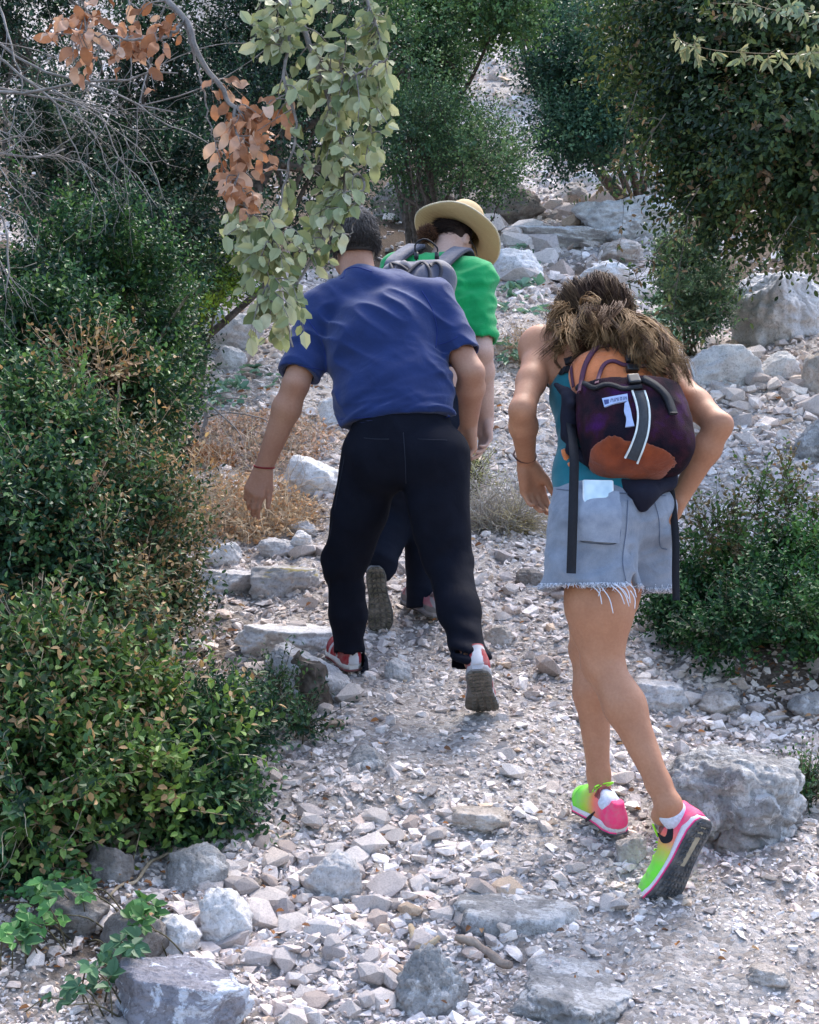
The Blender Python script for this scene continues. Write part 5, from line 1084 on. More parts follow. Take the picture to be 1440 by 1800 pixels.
# ================================================================ vegetation
def m_leaf(name, rough=.5, trans=.25, obj=None, spec=.30):
    m = NT(name)
    if obj:
        oi = m.n('ObjectInfo'); c = m.ramp(oi.outputs['Random'], obj)
        c = m.mix(c, m.ramp(m.noise(60, 3), [(.3, (.75, .75, .72)), (.7, (1.12, 1.12, 1.1))]), .7, 'MULTIPLY')
    else: c = m.tint()
    m.col(c); m.set(rough, spec); tr = m.n('BsdfTranslucent'); hs = m.mix(c, (1.3, 1.35, .7), .25, 'MULTIPLY'); m.l(hs, tr.inputs[0]); mx = m.n('MixShader'); mx.inputs[0].default_value = trans
    m.l(m.b.outputs[0], mx.inputs[1]); m.l(tr.outputs[0], mx.inputs[2]); m.l(mx.outputs[0], m.out.inputs[0]); return m.m
LEAF = m_leaf('leaf_green'); DRY = m_leaf('dry_leaf', .8, .15, spec=.1)
def m_bark(name, a, b):
    m = NT(name); wv = m.noise(22, 6, .7); m.col(m.ramp(wv, [(.35, a), (.65, b)])); m.set(.9, .15); m.bump(m.noise(60, 6, .7), .8, .006); return m.m
TWIG = m_bark('grey_twig', (.14, .125, .115), (.29, .27, .26)); BARK = m_bark('dark_bark', (.045, .035, .028), (.15, .12, .10)); TAN = m_bark('tan_stalk', (.30, .22, .14), (.52, .42, .30))
def leaves(mb, P, D, N, L, W, cols, quad=True, fold=.25, droop=0.0):
    P, D = V(P), nrm(D); N = nrm(V(N) - D * (V(N) * D).sum(1, keepdims=True)); S = np.cross(D, N); n = len(P); L = np.broadcast_to(L, n)[:, None]; W = np.broadcast_to(W, n)[:, None] * .5
    up = N * W * fold * 2; T = P + D * L - N * L * droop
    if quad:
        v = np.stack([P, P + D * L * .28 + S * W * .85 + up * .8, P + D * L * .68 + S * W * .8 + up * .7 - N * L * droop * .5, T, P + D * L * .68 - S * W * .8 + up * .7 - N * L * droop * .5, P + D * L * .28 - S * W * .85 + up * .8], 1).reshape(-1, 3)
        o = (np.arange(n) * 6)[:, None]; mb.add(v, None, np.concatenate([o + [0, 3, 2, 1], o + [0, 5, 4, 3]]), np.repeat(cols, 6, 0))
    else:
        v = np.stack([P, P + D * L * .45 + S * W + up, T, P + D * L * .45 - S * W + up], 1).reshape(-1, 3); o = (np.arange(n) * 4)[:, None]; mb.add(v, np.concatenate([o + [0, 2, 1], o + [0, 3, 2]]), None, np.repeat(cols, 4, 0))
def shrub(name, label, blobs, leaf=.018, n=900, per=9, cols=((.035, .085, .04), (.07, .15, .05), (.02, .05, .03)), w=None, seed=1, group=None, cat='shrub', quad=True, base=None, gap=-.15, asp=.58, stems=9, twl=(.07, .16), droopy=0.0, stemmat=None, srad=.012, dryp=0.0, noise_s=2.6, face=None):
    """blobs: (px, py, rx, ry, Y, depth): crown lumps given by where they stand, n twigs each with per leaves"""
    r = np.random.default_rng(seed); B = []; leaf = leaf * 1.3 if leaf < .03 else leaf * 1.1
    for b in blobs: m_ = mpp(b[4]); B.append((at(b[0], b[1], b[4]), V([b[2] * m_, b[5], b[3] * m_])))
    vol = V([R_[0] * R_[2] for _, R_ in B]); pr = vol / vol.sum(); which = r.choice(len(B), n * 6, p=pr); C = V([B[i][0] for i in which]); R_ = V([B[i][1] for i in which])
    U = nrm(r.normal(size=(n * 6, 3))) * (r.uniform(.12, 1, (n * 6, 1)) ** .5); U2 = nrm(U); P = C + U * R_ * (1 + .55 * vn(U2 * 2.3 + C * 3 + seed, seed + 3) + .25 * vn(U2 * 5.5 + seed, seed + 4))[:, None]
    pz = vn(P * 1.9 + 40, seed + 7); nz = vn(P * noise_s + seed, seed) + .5 * vn(P * noise_s * 2.3, seed + 1); P_ok = (nz > gap) & (P[:, 1] > 1.5); P[:, 2] = np.maximum(P[:, 2], gh(P[:, 0], P[:, 1]) + r.uniform(.01, .06, len(P))); P, U, C, nz, pz = P[P_ok][:n], U[P_ok][:n], C[P_ok][:n], nz[P_ok][:n], pz[P_ok][:n]; n = len(P)
    D = nrm(nrm(U) * .9 + r.normal(0, .45, (n, 3)) + V([0, -.1, .45 - droopy * 1.6])); TL = r.uniform(*twl, n) * (leaf / .018) ** .5
    cols = V(cols); wt = V(w if w is not None else [1 / len(cols)] * len(cols)); wt = wt / wt.sum(); tc = (.95 if cat == 'tree' else .86) * cols[r.choice(len(cols), n, p=wt)] * (1 + .35 * pz[:, None] * V([1.3, 1.0, .4]))
    i = np.repeat(np.arange(n), per); t = np.tile((np.arange(per) + .6) / per, n); k = len(i)
    a = nrm(np.cross(D, r.normal(size=(n, 3)))); b = np.cross(D, a); sgn = np.where(np.tile(np.arange(per), n) % 2 == 0, 1, -1)[:, None]; ang = (np.tile(np.arange(per) // 2, n) * 1.57 + np.repeat(r.uniform(0, 6, n), per))[:, None]
    side = sgn * (a[i] * np.cos(ang) + b[i] * np.sin(ang)); LP = P[i] + D[i] * (TL[i] * t)[:, None]; LD = nrm(side + D[i] * .75 + r.normal(0, .25, (k, 3)) - V([0, 0, droopy * .6]))
    LN = nrm(D[i] * .6 - side * .4 + V([0, 0, .7]) + r.normal(0, .3, (k, 3))); LC = tc[i] * r.uniform(.7, 1.35, (k, 1)); dd = r.uniform(size=k) < dryp; LC[dd] = V([.38, .24, .12]) * r.uniform(.6, 1.3, (dd.sum(), 1)); LL = leaf * r.uniform(.7, 1.25, k) * (1.1 - .3 * t)
    if base is None: c = B[0]; bx, by = c[0][0], c[0][1]; bz = float(gh(bx, by)); base = V([bx, by, bz])
    base = V(base); root = thing(name, label, cat, base, group)
    mb = MB(); leaves(mb, LP, LD, LN, LL, LL * asp, LC, quad); mb.build('foliage', LEAF, root, base, smooth=False, kind='stuff')
    sg = MB(); sl = MB(); mb = MB(); q = r.choice(n, min(n, 420), replace=False)
    for j in q: tube(mb, [P[j] - D[j] * TL[j] * .2, P[j] + D[j] * TL[j] * .9], [.0018, .0008], 3, (.9, .9, .9))
    if leaf < .035 and n > 600:
        for z in range(70 if dryp else 34):
            j = r.integers(0, n); d = nrm(U[j] * [1, 1, .6] + r.normal(0, .5, 3) + V([0, -.5, .3])); p = P[j] - d * .05; pts = [p]
            for q_ in range(8): d = nrm(d + r.normal(0, .22, 3) + V([0, 0, -.06])); pts.append(pts[-1] + d * r.uniform(.018, .034))
            tube(sg, pts, np.linspace(.0026, .0008, 9), 3, V([(.42, .34, .22), (.30, .26, .19), (.5, .44, .32)])[r.integers(0, 3)])
            xs = V(pts)[3:]; k_ = len(xs); leaves(sl, xs, nrm(r.normal(size=(k_, 3)) + d), r.normal(size=(k_, 3)) + V([0, -.5, .8]), leaf * .9, leaf * .5, tc[j] * 1.5 * r.uniform(.8, 1.3, (k_, 1)), quad)
        sg.build('straggling_twigs', _PL.setdefault('drytw', _PL.get('drytw') or m_tint('dry_twig', .9, .1)), root, base, kind='stuff'); sl.build('twig_leaves', LEAF, root, base, smooth=False, kind='stuff')
    for s_ in range(stems):
        e = P[r.integers(0, n)]; m_ = base * .4 + e * .6 + r.normal(0, .06, 3) * np.linalg.norm(e - base); m_[2] = max(m_[2], base[2] + .05); pts = spline([base + r.normal(0, .03, 3) * [1, 1, 0] - (0, 0, .05), m_, e], 12); pts[1:-1] += r.normal(0, .012, (10, 3)); tube(mb, pts, np.linspace(srad, srad * .25, 12), 5)
        for z in range(3):
            e2 = P[r.integers(0, n)]; st = pts[r.integers(5, 11)]
            if np.linalg.norm(e2 - st) < .9 * max(B[0][1]): tube(mb, spline([st, (st + e2) / 2 + r.normal(0, .03, 3), e2], 6), np.linspace(srad * .4, srad * .15, 6), 4)
    mb.build('stems', stemmat or OLT, root, base, kind='stuff'); return root
OLT = m_bark('olive_twig', (.06, .055, .03), (.17, .15, .10))
BOX = ((.030, .085, .040), (.055, .135, .045), (.018, .050, .030), (.10, .19, .055)); BW = (.36, .28, .26, .10)
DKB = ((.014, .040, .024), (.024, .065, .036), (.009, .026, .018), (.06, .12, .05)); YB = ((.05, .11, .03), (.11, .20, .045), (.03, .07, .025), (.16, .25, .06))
shrub('box_shrub', 'tall dark box shrub filling the left edge at head height', [(95, 430, 150, 190, 5.2, .38), (215, 560, 130, 150, 5.4, .4), (40, 620, 110, 150, 4.9, .3)], .019, 3400, 9, BOX, BW, 11, srad=.02, gap=.20, noise_s=2.4)
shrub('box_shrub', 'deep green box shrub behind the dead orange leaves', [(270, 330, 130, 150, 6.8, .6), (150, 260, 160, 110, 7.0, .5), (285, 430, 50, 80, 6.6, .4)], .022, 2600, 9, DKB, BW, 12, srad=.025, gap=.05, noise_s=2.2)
shrub('box_shrub', 'broad leafy box shrub at the left edge at waist height', [(90, 800, 150, 130, 4.4, .3), (180, 700, 110, 110, 4.9, .30), (60, 930, 110, 110, 4.1, .25)], .019, 3000, 9, BOX, (.3, .3, .2, .2), 13, srad=.016, gap=.22, noise_s=2.8, dryp=.05)
shrub('box_shrub', 'sparse box shrub with dry brown twigs left of the reaching hand', [(195, 960, 125, 150, 4.5, .26), (120, 1060, 130, 120, 4.1, .22), (265, 1085, 75, 80, 4.6, .18)], .017, 2500, 8, ((.05, .10, .045), (.09, .15, .06), (.03, .06, .035), (.20, .17, .09)), (.34, .26, .24, .16), 14, dryp=.18, gap=.08, noise_s=4, stemmat=TAN)
shrub('box_shrub', 'loose pale green shrub with straggling twigs at the lower left edge', [(110, 1230, 150, 120, 3.75, .24), (230, 1330, 150, 100, 3.75, .22), (60, 1390, 110, 100, 3.45, .2)], .022, 2500, 8, YB, (.3, .3, .25, .15), 15, dryp=.14, gap=.14, noise_s=4.5, stemmat=TAN)
shrub('box_shrub', 'low dark green bush spilling onto the trail edge above the coarse rubble', [(385, 1280, 72, 50, 4.05, .14), (290, 1330, 75, 70, 3.95, .15), (425, 1262, 40, 38, 4.15, .12)], .015, 1700, 9, BOX, (.4, .25, .3, .05), 16)
shrub('box_shrub', 'dense leafy shrub low at the left edge with bright fresh shoots', [(70, 1480, 120, 80, 3.4, .16), (200, 1420, 110, 70, 3.55, .16), (330, 1420, 60, 60, 3.8, .1)], .022, 1300, 8, BOX, (.3, .35, .2, .15), 17, gap=.0, noise_s=4)
shrub('box_sprig', 'small green sprig beside the tree stump', [(492, 1212, 30, 24, 4.55, .05), (465, 1240, 26, 16, 4.5, .05)], .015, 80, 8, BOX, BW, 18, stems=4, srad=.004, cat='sprig', gap=-.6)
shrub('box_sprig', 'thin green sprig lying right of the tree stump base', [(530, 1275, 26, 12, 4.4, .05)], .016, 50, 8, BOX, BW, 19, stems=3, srad=.003, cat='sprig', gap=-.6)
shrub('box_shrub', 'sunlit yellow green bush behind the dark shrubs', [(352, 480, 62, 58, 8.4, .4), (320, 525, 50, 40, 8.2, .3)], .026, 1000, 9, ((.24, .36, .03), (.32, .42, .06), (.12, .22, .04)), None, 20)
shrub('box_shrub', 'grey green shrub over the white rock left of the blue shirt', [(275, 630, 50, 80, 6.0, .3), (305, 560, 32, 40, 6.2, .25), (255, 770, 38, 55, 5.6, .25)], .02, 1200, 8, DKB, BW, 21)
shrub('box_shrub', 'bright green box shrub at the right edge beside the shorts', [(1340, 1030, 125, 110, 5.35, .36), (1235, 1060, 75, 75, 5.2, .26), (1310, 960, 60, 50, 5.4, .2), (1420, 980, 50, 60, 5.4, .2), (1400, 1100, 90, 70, 5.0, .3), (1290, 1110, 90, 40, 5.0, .2)], .018, 3000, 9, ((.030, .105, .030), (.065, .17, .040), (.018, .055, .022), (.11, .22, .06)), BW, 22, srad=.010, gap=-.05, noise_s=3.0)
for px_, h_, sd in ((1332, 870, 23), (1385, 850, 24), (1295, 920, 25), (1430, 900, 26)):
    pass
shrub('box_shoot', 'upright leafy shoots rising above the right green shrub', [(1332, 890, 12, 60, 5.3, .03), (1385, 880, 14, 60, 5.3, .03), (1296, 935, 12, 40, 5.2, .03), (1425, 930, 14, 50, 5.3, .03), (1250, 930, 30, 30, 5.3, .08)], .019, 210, 8, ((.05, .11, .03), (.08, .15, .04), (.16, .12, .06)), None, 27, cat='shoots', gap=-.9, stems=14, srad=.004)
shrub('box_sprig', 'little green weed at the right edge below the big boulder', [(1418, 1475, 22, 38, 4.0, .06)], .012, 120, 8, BOX, BW, 28, cat='weed', gap=-.9, stems=4, srad=.003)
shrub('dead_shrub', 'brown dead twigs and curled leaves caught inside the left box shrubs', [(160, 650, 80, 40, 4.75, .12), (60, 1140, 60, 60, 3.85, .10), (320, 900, 45, 60, 4.7, .12), (230, 1010, 60, 40, 4.2, .1), (130, 920, 50, 30, 4.1, .1)], .02, 280, 6, ((.28, .18, .10), (.20, .12, .07), (.36, .27, .16)), None, 29, gap=-.6, stemmat=TAN, cat='dead shrub')
# trees up the gully
def tree(name, label, blobs, base, seed, cols, n, leaf=.04, per=9, gap=-.1, trunk=.09, w=None, quad=False, **kw):
    r = np.random.default_rng(seed + 500); gx = at(*base); b = V([gx[0], gx[1], float(gh(gx[0], gx[1])) - .1])
    t = shrub(name, label, blobs, leaf, n, per, cols, w, seed, cat='tree', quad=quad, base=b, gap=gap, stems=7, twl=(.12, .3), stemmat=BARK, srad=trunk * .35, noise_s=kw.pop('noise_s', 1.3), **kw)
    t.name = name; c = at(blobs[0][0], blobs[0][1], blobs[0][4]); mb = MB(); pts = spline([b, b * .6 + c * .4 + r.normal(0, .15, 3), c], 12); tube(mb, pts, np.linspace(trunk, trunk * .35, 12), 9)
    for k in range(6):
        bl = blobs[r.integers(0, len(blobs))]; e = at(bl[0] + r.normal(0, bl[2] * .5), bl[1] + r.normal(0, bl[3] * .5), bl[4]); tube(mb, spline([pts[r.integers(5, 11)], (pts[8] + e) / 2 + r.normal(0, .2, 3), e], 10), np.linspace(trunk * .45, trunk * .1, 10), 6)
    mb.build('trunk', BARK, t, b); return t
BLU = ((.035, .095, .060), (.060, .140, .085), (.020, .060, .042), (.10, .19, .11)); OLV = ((.030, .062, .022), (.060, .10, .030), (.018, .040, .018), (.14, .17, .05), (.20, .13, .07))
tree('oak_tree', 'bluish green tree right of the bright scree gap', [(1060, 245, 75, 22, 14.6, .5), (1180, 232, 50, 30, 14.6, .5), (1015, 140, 88, 105, 15.5, 1.3), (1090, 175, 90, 70, 15, 1.2), (1120, 60, 110, 90, 15.5, 1.2), (960, 50, 45, 35, 16, .8), (1000, 240, 55, 35, 14.6, .7)], (1125, 280, 16.5), 31, BLU, 5200, .05)
tree('oak_tree', 'mid green tree left of the bright scree gap at the top', [(760, 60, 80, 80, 14.5, 1.0), (680, 120, 70, 90, 14, 1.0), (782, 120, 40, 60, 14.5, .8), (640, 20, 60, 60, 14, .8), (880, 28, 75, 30, 13.5, .5)], (740, 300, 14), 32, ((.06, .13, .05), (.10, .19, .07), (.035, .08, .04), (.15, .24, .09)), 3600, .05, w=BW)
tree('bush_tree', 'rounded bush over the shaded rocks behind the straw hat', [(740, 250, 90, 60, 13, .9), (862, 285, 65, 45, 12.6, .8), (810, 230, 70, 35, 13.5, .6), (690, 180, 70, 60, 13.4, .7), (900, 262, 38, 30, 12.8, .6)], (790, 340, 13), 33, ((.05, .11, .045), (.10, .18, .07), (.028, .065, .035), (.15, .23, .10)), 3000, .035, w=BW, trunk=.045)
tree('dark_tree', 'big dark olive tree covering the upper right corner', [(1310, 110, 150, 120, 8.2, .9), (1360, 270, 120, 110, 7.8, .8), (1190, 50, 90, 70, 8.6, .7), (1430, 345, 60, 50, 7.6, .5), (1255, 350, 30, 55, 8.0, .4), (1235, 220, 50, 90, 8.3, .5), (1320, 20, 140, 60, 8, .7)], (1900, 400, 8), 34, OLV, 6200, .042, w=(.34, .26, .22, .13, .05), trunk=.12, gap=-.2, droopy=.35, quad=True)
shrub('box_shrub', 'feathery green shrub left of the massive pitted boulder', [(1205, 480, 55, 48, 9.4, .4), (1155, 525, 30, 36, 9.2, .3), (1245, 530, 25, 40, 9.2, .3), (1195, 545, 50, 30, 9.0, .3)], .022, 2000, 8, ((.10, .18, .10), (.15, .25, .13), (.05, .10, .06), (.20, .28, .16)), BW, 35)
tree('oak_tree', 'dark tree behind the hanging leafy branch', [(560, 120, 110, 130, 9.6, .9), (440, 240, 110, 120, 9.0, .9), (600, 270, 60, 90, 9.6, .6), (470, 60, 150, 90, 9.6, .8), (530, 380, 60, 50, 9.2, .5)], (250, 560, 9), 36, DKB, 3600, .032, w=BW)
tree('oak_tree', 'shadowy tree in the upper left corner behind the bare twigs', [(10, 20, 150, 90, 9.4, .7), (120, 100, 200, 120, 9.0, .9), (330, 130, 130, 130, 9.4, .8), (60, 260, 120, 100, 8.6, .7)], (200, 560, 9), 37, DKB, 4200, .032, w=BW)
tree('far_tree', 'small hazy tree at the very top beyond the scree', [(900, 0, 60, 28, 24, 1.2), (960, 10, 40, 30, 24, 1.2), (1000, -20, 60, 30, 25, 1.2)], (960, 60, 25), 38, BLU, 900, .07)
# drooping sprays of the dark tree in front of the rocks
def spray(label, pts, Y, n, seed, leaf=.032, cols=OLV, spread=28, mat=None, name='hanging_twig', asp=.5, rad=.0022):
    r = np.random.default_rng(seed); L = spline([at(p[0], p[1], Y + (p[2] if len(p) > 2 else 0)) for p in pts], 20); root = thing(name, label, 'twig', L[0]); mb = MB(); tube(mb, L, np.linspace(rad, rad * .3, 20), 5); lf = MB(); m_ = mpp(Y)
    P_, D_, N_ = [], [], []
    for i in range(n):
        s0 = L[r.integers(0, 20)]; e = s0 + V([r.normal(0, spread * m_), r.normal(0, .05), r.normal(-8 * m_, spread * m_ * .7)]); tube(mb, [s0, (s0 + e) / 2 + (0, 0, .01), e], [.0016, .0013, .0008], 3)
        for k in range(6):
            t = .4 + .6 * k / 5; P_.append(s0 * (1 - t) + e * t); dv = nrm(e - s0); sd_ = nrm(np.cross(dv, r.normal(size=3))); D_.append(dv * .6 + sd_ * (1 if k % 2 else -1) + V([0, 0, -.35])); N_.append(V([0, -.6, .6]) + r.normal(0, .4, 3))
    k = len(P_); LL = leaf * r.uniform(.6, 1.2, k); C_ = V(cols)[r.integers(0, len(cols), k)] * r.uniform(.7, 1.3, (k, 1)); leaves(lf, P_, V(D_), N_, LL, LL * asp, C_, True, droop=.15)
    lf.build('foliage', LEAF, root, L[0], smooth=False, kind='stuff'); mb.build('twigs', mat or BARK, root, L[0]); return root
spray('twig with dark leaves dangling over the huge flat topped boulder', [(1120, 160), (1098, 240), (1095, 300), (1096, 370), (1092, 420)], 6.6, 16, 41, spread=16)
spray('short leafy twig hanging over the tall blocky boulder', [(1170, 200), (1120, 270), (1075, 300), (1055, 330)], 6.6, 22, 42, spread=24)
spray('leafy twig hanging left of the feathery green shrub', [(1230, 330), (1170, 420), (1130, 480), (1105, 500)], 6.4, 26, 43, spread=26)
spray('long leafy twig hanging beside the wavy hair', [(1210, 380), (1190, 500), (1180, 580), (1176, 625)], 6.2, 30, 44, spread=20)
spray('twig with small leaves crossing the massive pitted boulder', [(1400, 380), (1330, 480), (1290, 520), (1240, 600)], 6.2, 18, 45, spread=22)
spray('pale yellow leafed twig in the upper right corner', [(1480, 90), (1400, 95), (1300, 92), (1240, 85), (1185, 68)], 5.8, 24, 46, leaf=.052, cols=((.38, .36, .20), (.30, .32, .18), (.22, .26, .14)), spread=12, mat=TAN, asp=.4)
spray('second pale leafed twig above it at the top edge', [(1460, 20), (1390, 25), (1330, 10), (1250, 5)], 5.8, 20, 47, leaf=.045, cols=((.24, .30, .22), (.30, .32, .2), (.16, .22, .14)), spread=18, mat=TAN, asp=.45)
# ---------------------------------------------------------------- overhanging oak branch with pale leaves, dead leaves and grey twigs
def leaf_mesh(seed, L=.046, W=.030, wav=.0):
    r = np.random.default_rng(seed); bm = bmesh.new(); ns = 6; rows = []
    for i in range(ns + 1):
        t = i / ns; hw = W / 2 * (math.sin(math.pi * min(1, t * .92 + .06)) ** .75) * (1 - .15 * t); hw = max(hw, .0012) if i < ns else .0006
        c = V([t * L, 0, -.10 * L * t * t + wav * math.sin(t * 7 + seed) * L]); f_ = .30 + r.uniform(-.25, .3); rows.append([bm.verts.new(c + [0, -hw, f_ * hw]), bm.verts.new(c), bm.verts.new(c + [0, hw, f_ * hw])])
    for a, b in zip(rows[:-1], rows[1:]): bm.faces.new([a[0], b[0], b[1], a[1]]); bm.faces.new([a[1], b[1], b[2], a[2]])
    st = [bm.verts.new((-.011, -.0007, 0)), bm.verts.new((-.011, .0007, 0)), rows[0][1]]; bm.faces.new(st)
    me = bpy.data.meshes.new('leaf'); bm.to_mesh(me); bm.free(); me.shade_smooth(); return me
def oak_branch():
    r = np.random.default_rng(77); Y0 = 3.5; base = at(60, -420, 3.9); root = thing('oak_branch', 'grey green oak branch with dead orange leaves hanging over the man in blue', 'branch', base)
    mA = m_leaf('oak_leaf', .5, .22, [(.0, (.12, .15, .06)), (.2, (.24, .27, .13)), (.5, (.34, .37, .20)), (.8, (.44, .45, .28)), (1.0, (.55, .54, .38))], spec=.35)
    mD = m_leaf('dead_oak_leaf', .7, .2, [(.0, (.20, .085, .045)), (.3, (.38, .17, .09)), (.7, (.54, .29, .19)), (1.0, (.62, .42, .32))], spec=.2)
    GM = [leaf_mesh(i, .040, .0265, .05) for i in range(8)]; DM = [leaf_mesh(20 + i, .041, .024, .10) for i in range(6)]
    for m_ in GM: m_.materials.append(mA)
    for m_ in DM: m_.name = 'dead_leaf'; m_.materials.append(mD)
    P = lambda *q: at(q[0], q[1], Y0 + (q[2] if len(q) > 2 else 0))
    main = [[(-200, -260, .3), (100, -120, .2), (240, -40, .1), (325, 35), (352, 100), (395, 165), (412, 205), (420, 260, -.02), (425, 330), (440, 400)],
            [(240, -40, .1), (420, -60, .05), (520, 20), (560, 120), (590, 220), (608, 300), (590, 380), (560, 440), (520, 500), (505, 560), (515, 610)],
            [(420, -60, .05), (600, -60), (660, 40), (675, 130), (655, 220), (640, 300)],
            [(520, 20), (500, 120, -.05), (520, 220, -.05), (500, 330, -.05), (480, 420, -.05), (470, 500, -.05)],
            [(325, 35), (300, 60, -.03), (240, 70, -.05), (170, 60, -.05), (110, 60, -.05)], [(325, 35), (345, 110, .02), (360, 170, .02), (370, 225, .02), (385, 270)],
            [(560, 120), (620, 130, -.06), (670, 110, -.08), (690, 90, -.08)], [(608, 300), (640, 320, -.05), (620, 400, -.05), (600, 450, -.05)]]
    mb = MB(); stems = []; rad0 = [.011, .009, .006, .005, .005, .004, .004, .004]
    for L, r0 in zip(main, rad0):
        S = spline([P(*q) for q in L], 36); S[1:-1] += r.normal(0, .0025, (34, 3)); tube(mb, S, np.linspace(r0, r0 * .28, 36), 6); stems.append(S)
    AP = np.vstack(stems); G_, D_ = [], []
    def clusters(lst, out, per, ncl):
        for (cx, cy, rx, ry, k) in lst:
            for _ in range(k):
                a = r.uniform(0, 6.28); q = r.uniform(0, 1) ** .5; e = at(cx + rx * q * math.cos(a), cy + ry * q * math.sin(a), Y0 + r.normal(0, .07)); j = np.argmin(np.linalg.norm(AP - (e + (0, 0, .05)), axis=1)); s0 = AP[j]
                S = spline([s0, s0 * .5 + e * .5 + (0, 0, .012) + r.normal(0, .008, 3), e], 8); tube(mb, S, np.linspace(.0022, .0009, 8), 4)
                for z in range(per):
                    t = .45 + .55 * z / (per - 1); p = S[min(7, int(t * 7))]; sd_ = nrm(np.cross(e - s0 + 1e-4, r.normal(size=3))); d = nrm(nrm(e - s0) * .5 + sd_ * (1 if z % 2 else -1) + V([0, 0, -.75]) + r.normal(0, .25, 3)); n_ = nrm(V([r.normal(0, .5), -.9, r.normal(.25, .4)])); out.append((p, d, n_, r.uniform(.6, 1.3)))
    clusters([(560, 50, 130, 60, 36), (600, 150, 95, 70, 36), (640, 110, 50, 70, 14), (615, 250, 65, 60, 26), (565, 330, 75, 50, 22), (520, 170, 40, 60, 8), (580, 385, 34, 34, 8), (500, 420, 75, 55, 26), (560, 430, 45, 40, 12), (480, 500, 55, 50, 20), (508, 565, 42, 42, 15), (430, 405, 40, 18, 6), (440, 470, 34, 34, 8), (455, 590, 20, 24, 5), (610, 190, 90, 70, 14), (450, 60, 50, 50, 6)], G_, 4, 0)
    clusters([(190, 55, 115, 45, 20), (130, 45, 50, 30, 6), (270, 70, 50, 35, 8), (180, 120, 60, 30, 6), (425, 200, 55, 42, 14), (440, 255, 55, 42, 16), (425, 300, 42, 42, 10), (430, 345, 42, 32, 9), (450, 385, 30, 20, 4), (270, 155, 8, 8, 1), (480, 220, 30, 25, 5)], D_, 3, 0)
    mb.build('twigs', TWIG, root, base)
    def place(lst, meshes, nm, cap):
        rest = []
        for i, (p, d, n_, s) in enumerate(lst):
            z = nrm(n_ - d * (n_ @ d)); y = np.cross(z, d); M = Matrix(((d[0] * s, y[0] * s, z[0] * s, p[0] - base[0]), (d[1] * s, y[1] * s, z[1] * s, p[1] - base[1]), (d[2] * s, y[2] * s, z[2] * s, p[2] - base[2]), (0, 0, 0, 1)))
            if i < cap: o = bpy.data.objects.new(nm, meshes[r.integers(0, len(meshes))]); COL.objects.link(o); o.parent = root; o.matrix_local = M
            else: rest.append((p, d, n_, s))
        return rest
    idx = r.permutation(len(G_)); G2 = [G_[i] for i in idx]; rest = place(G2, GM, 'leaf', 300); place(D_, DM, 'dead_leaf', 295)
    if rest:
        lf = MB(); PP, DD, NN, SS = (V([q[i] for q in rest]) for i in range(4)); leaves(lf, PP, DD, NN, .041 * SS, .027 * SS, V([(.24, .27, .13), (.34, .37, .21), (.14, .18, .08), (.44, .45, .29)])[r.integers(0, 4, len(PP))], True, droop=.1); lf.build('foliage', LEAF, root, base, smooth=False, kind='stuff')
    return root
oak_branch()
def bare_twigs():
    r = np.random.default_rng(55); base = at(-260, 500, 4.3); base[2] = float(gh(base[0], base[1])); root = thing('bare_bush', 'tangle of bare pale grey twigs in the upper left corner', 'bush', base); mb = MB()
    def grow(p, d, L, rad, lev):
        if p[0] * FPX / p[1] + 720 > 400 - 60 * lev: return
        n = 9; pts = [p]; dd = d.copy()
        for i in range(n): dd = nrm(dd + r.normal(0, .16, 3) * [1, .5, 1] + V([0, 0, -.015])); pts.append(pts[-1] + dd * L / n)
        tube(mb, pts, np.linspace(rad, rad * .4, n + 1), 4 if lev else 6)
        if lev < 3:
            for k in range(r.integers(3, 6) if lev < 2 else r.integers(2, 4)): i = r.integers(2, n + 1); a = nrm(dd + nrm(r.normal(size=3)) * [1, .4, 1] * r.uniform(.6, 1.1)); grow(V(pts[i]), a, L * r.uniform(.4, .65), rad * .45, lev + 1)
    for (x0, y0, x1, y1) in ((-120, -60, 180, 60), (-120, 40, 200, 150), (-120, 120, 190, 230), (-100, 200, 170, 300), (-100, 260, 120, 330), (-60, -120, 120, 120), (60, -120, 260, 40), (-100, 160, 330, 220), (200, -100, 330, 80), (-120, 300, 60, 420)):
        a, b = at(x0, y0, 4.3 + r.normal(0, .15)), at(x1, y1, 4.2 + r.normal(0, .15)); grow(a, nrm(b - a), np.linalg.norm(b - a) * 1.05, .006, 0)
        hub = base if x0 < 0 else at(-140, -160, 4.3); tube(mb, spline([hub, hub * .5 + a * .5 + (r.normal(0, .1, 3) if x0 < 0 else 0), a], 10), np.linspace(.016, .006, 10), 6)
    mb.build('twigs', TWIG, root, base)
bare_twigs()
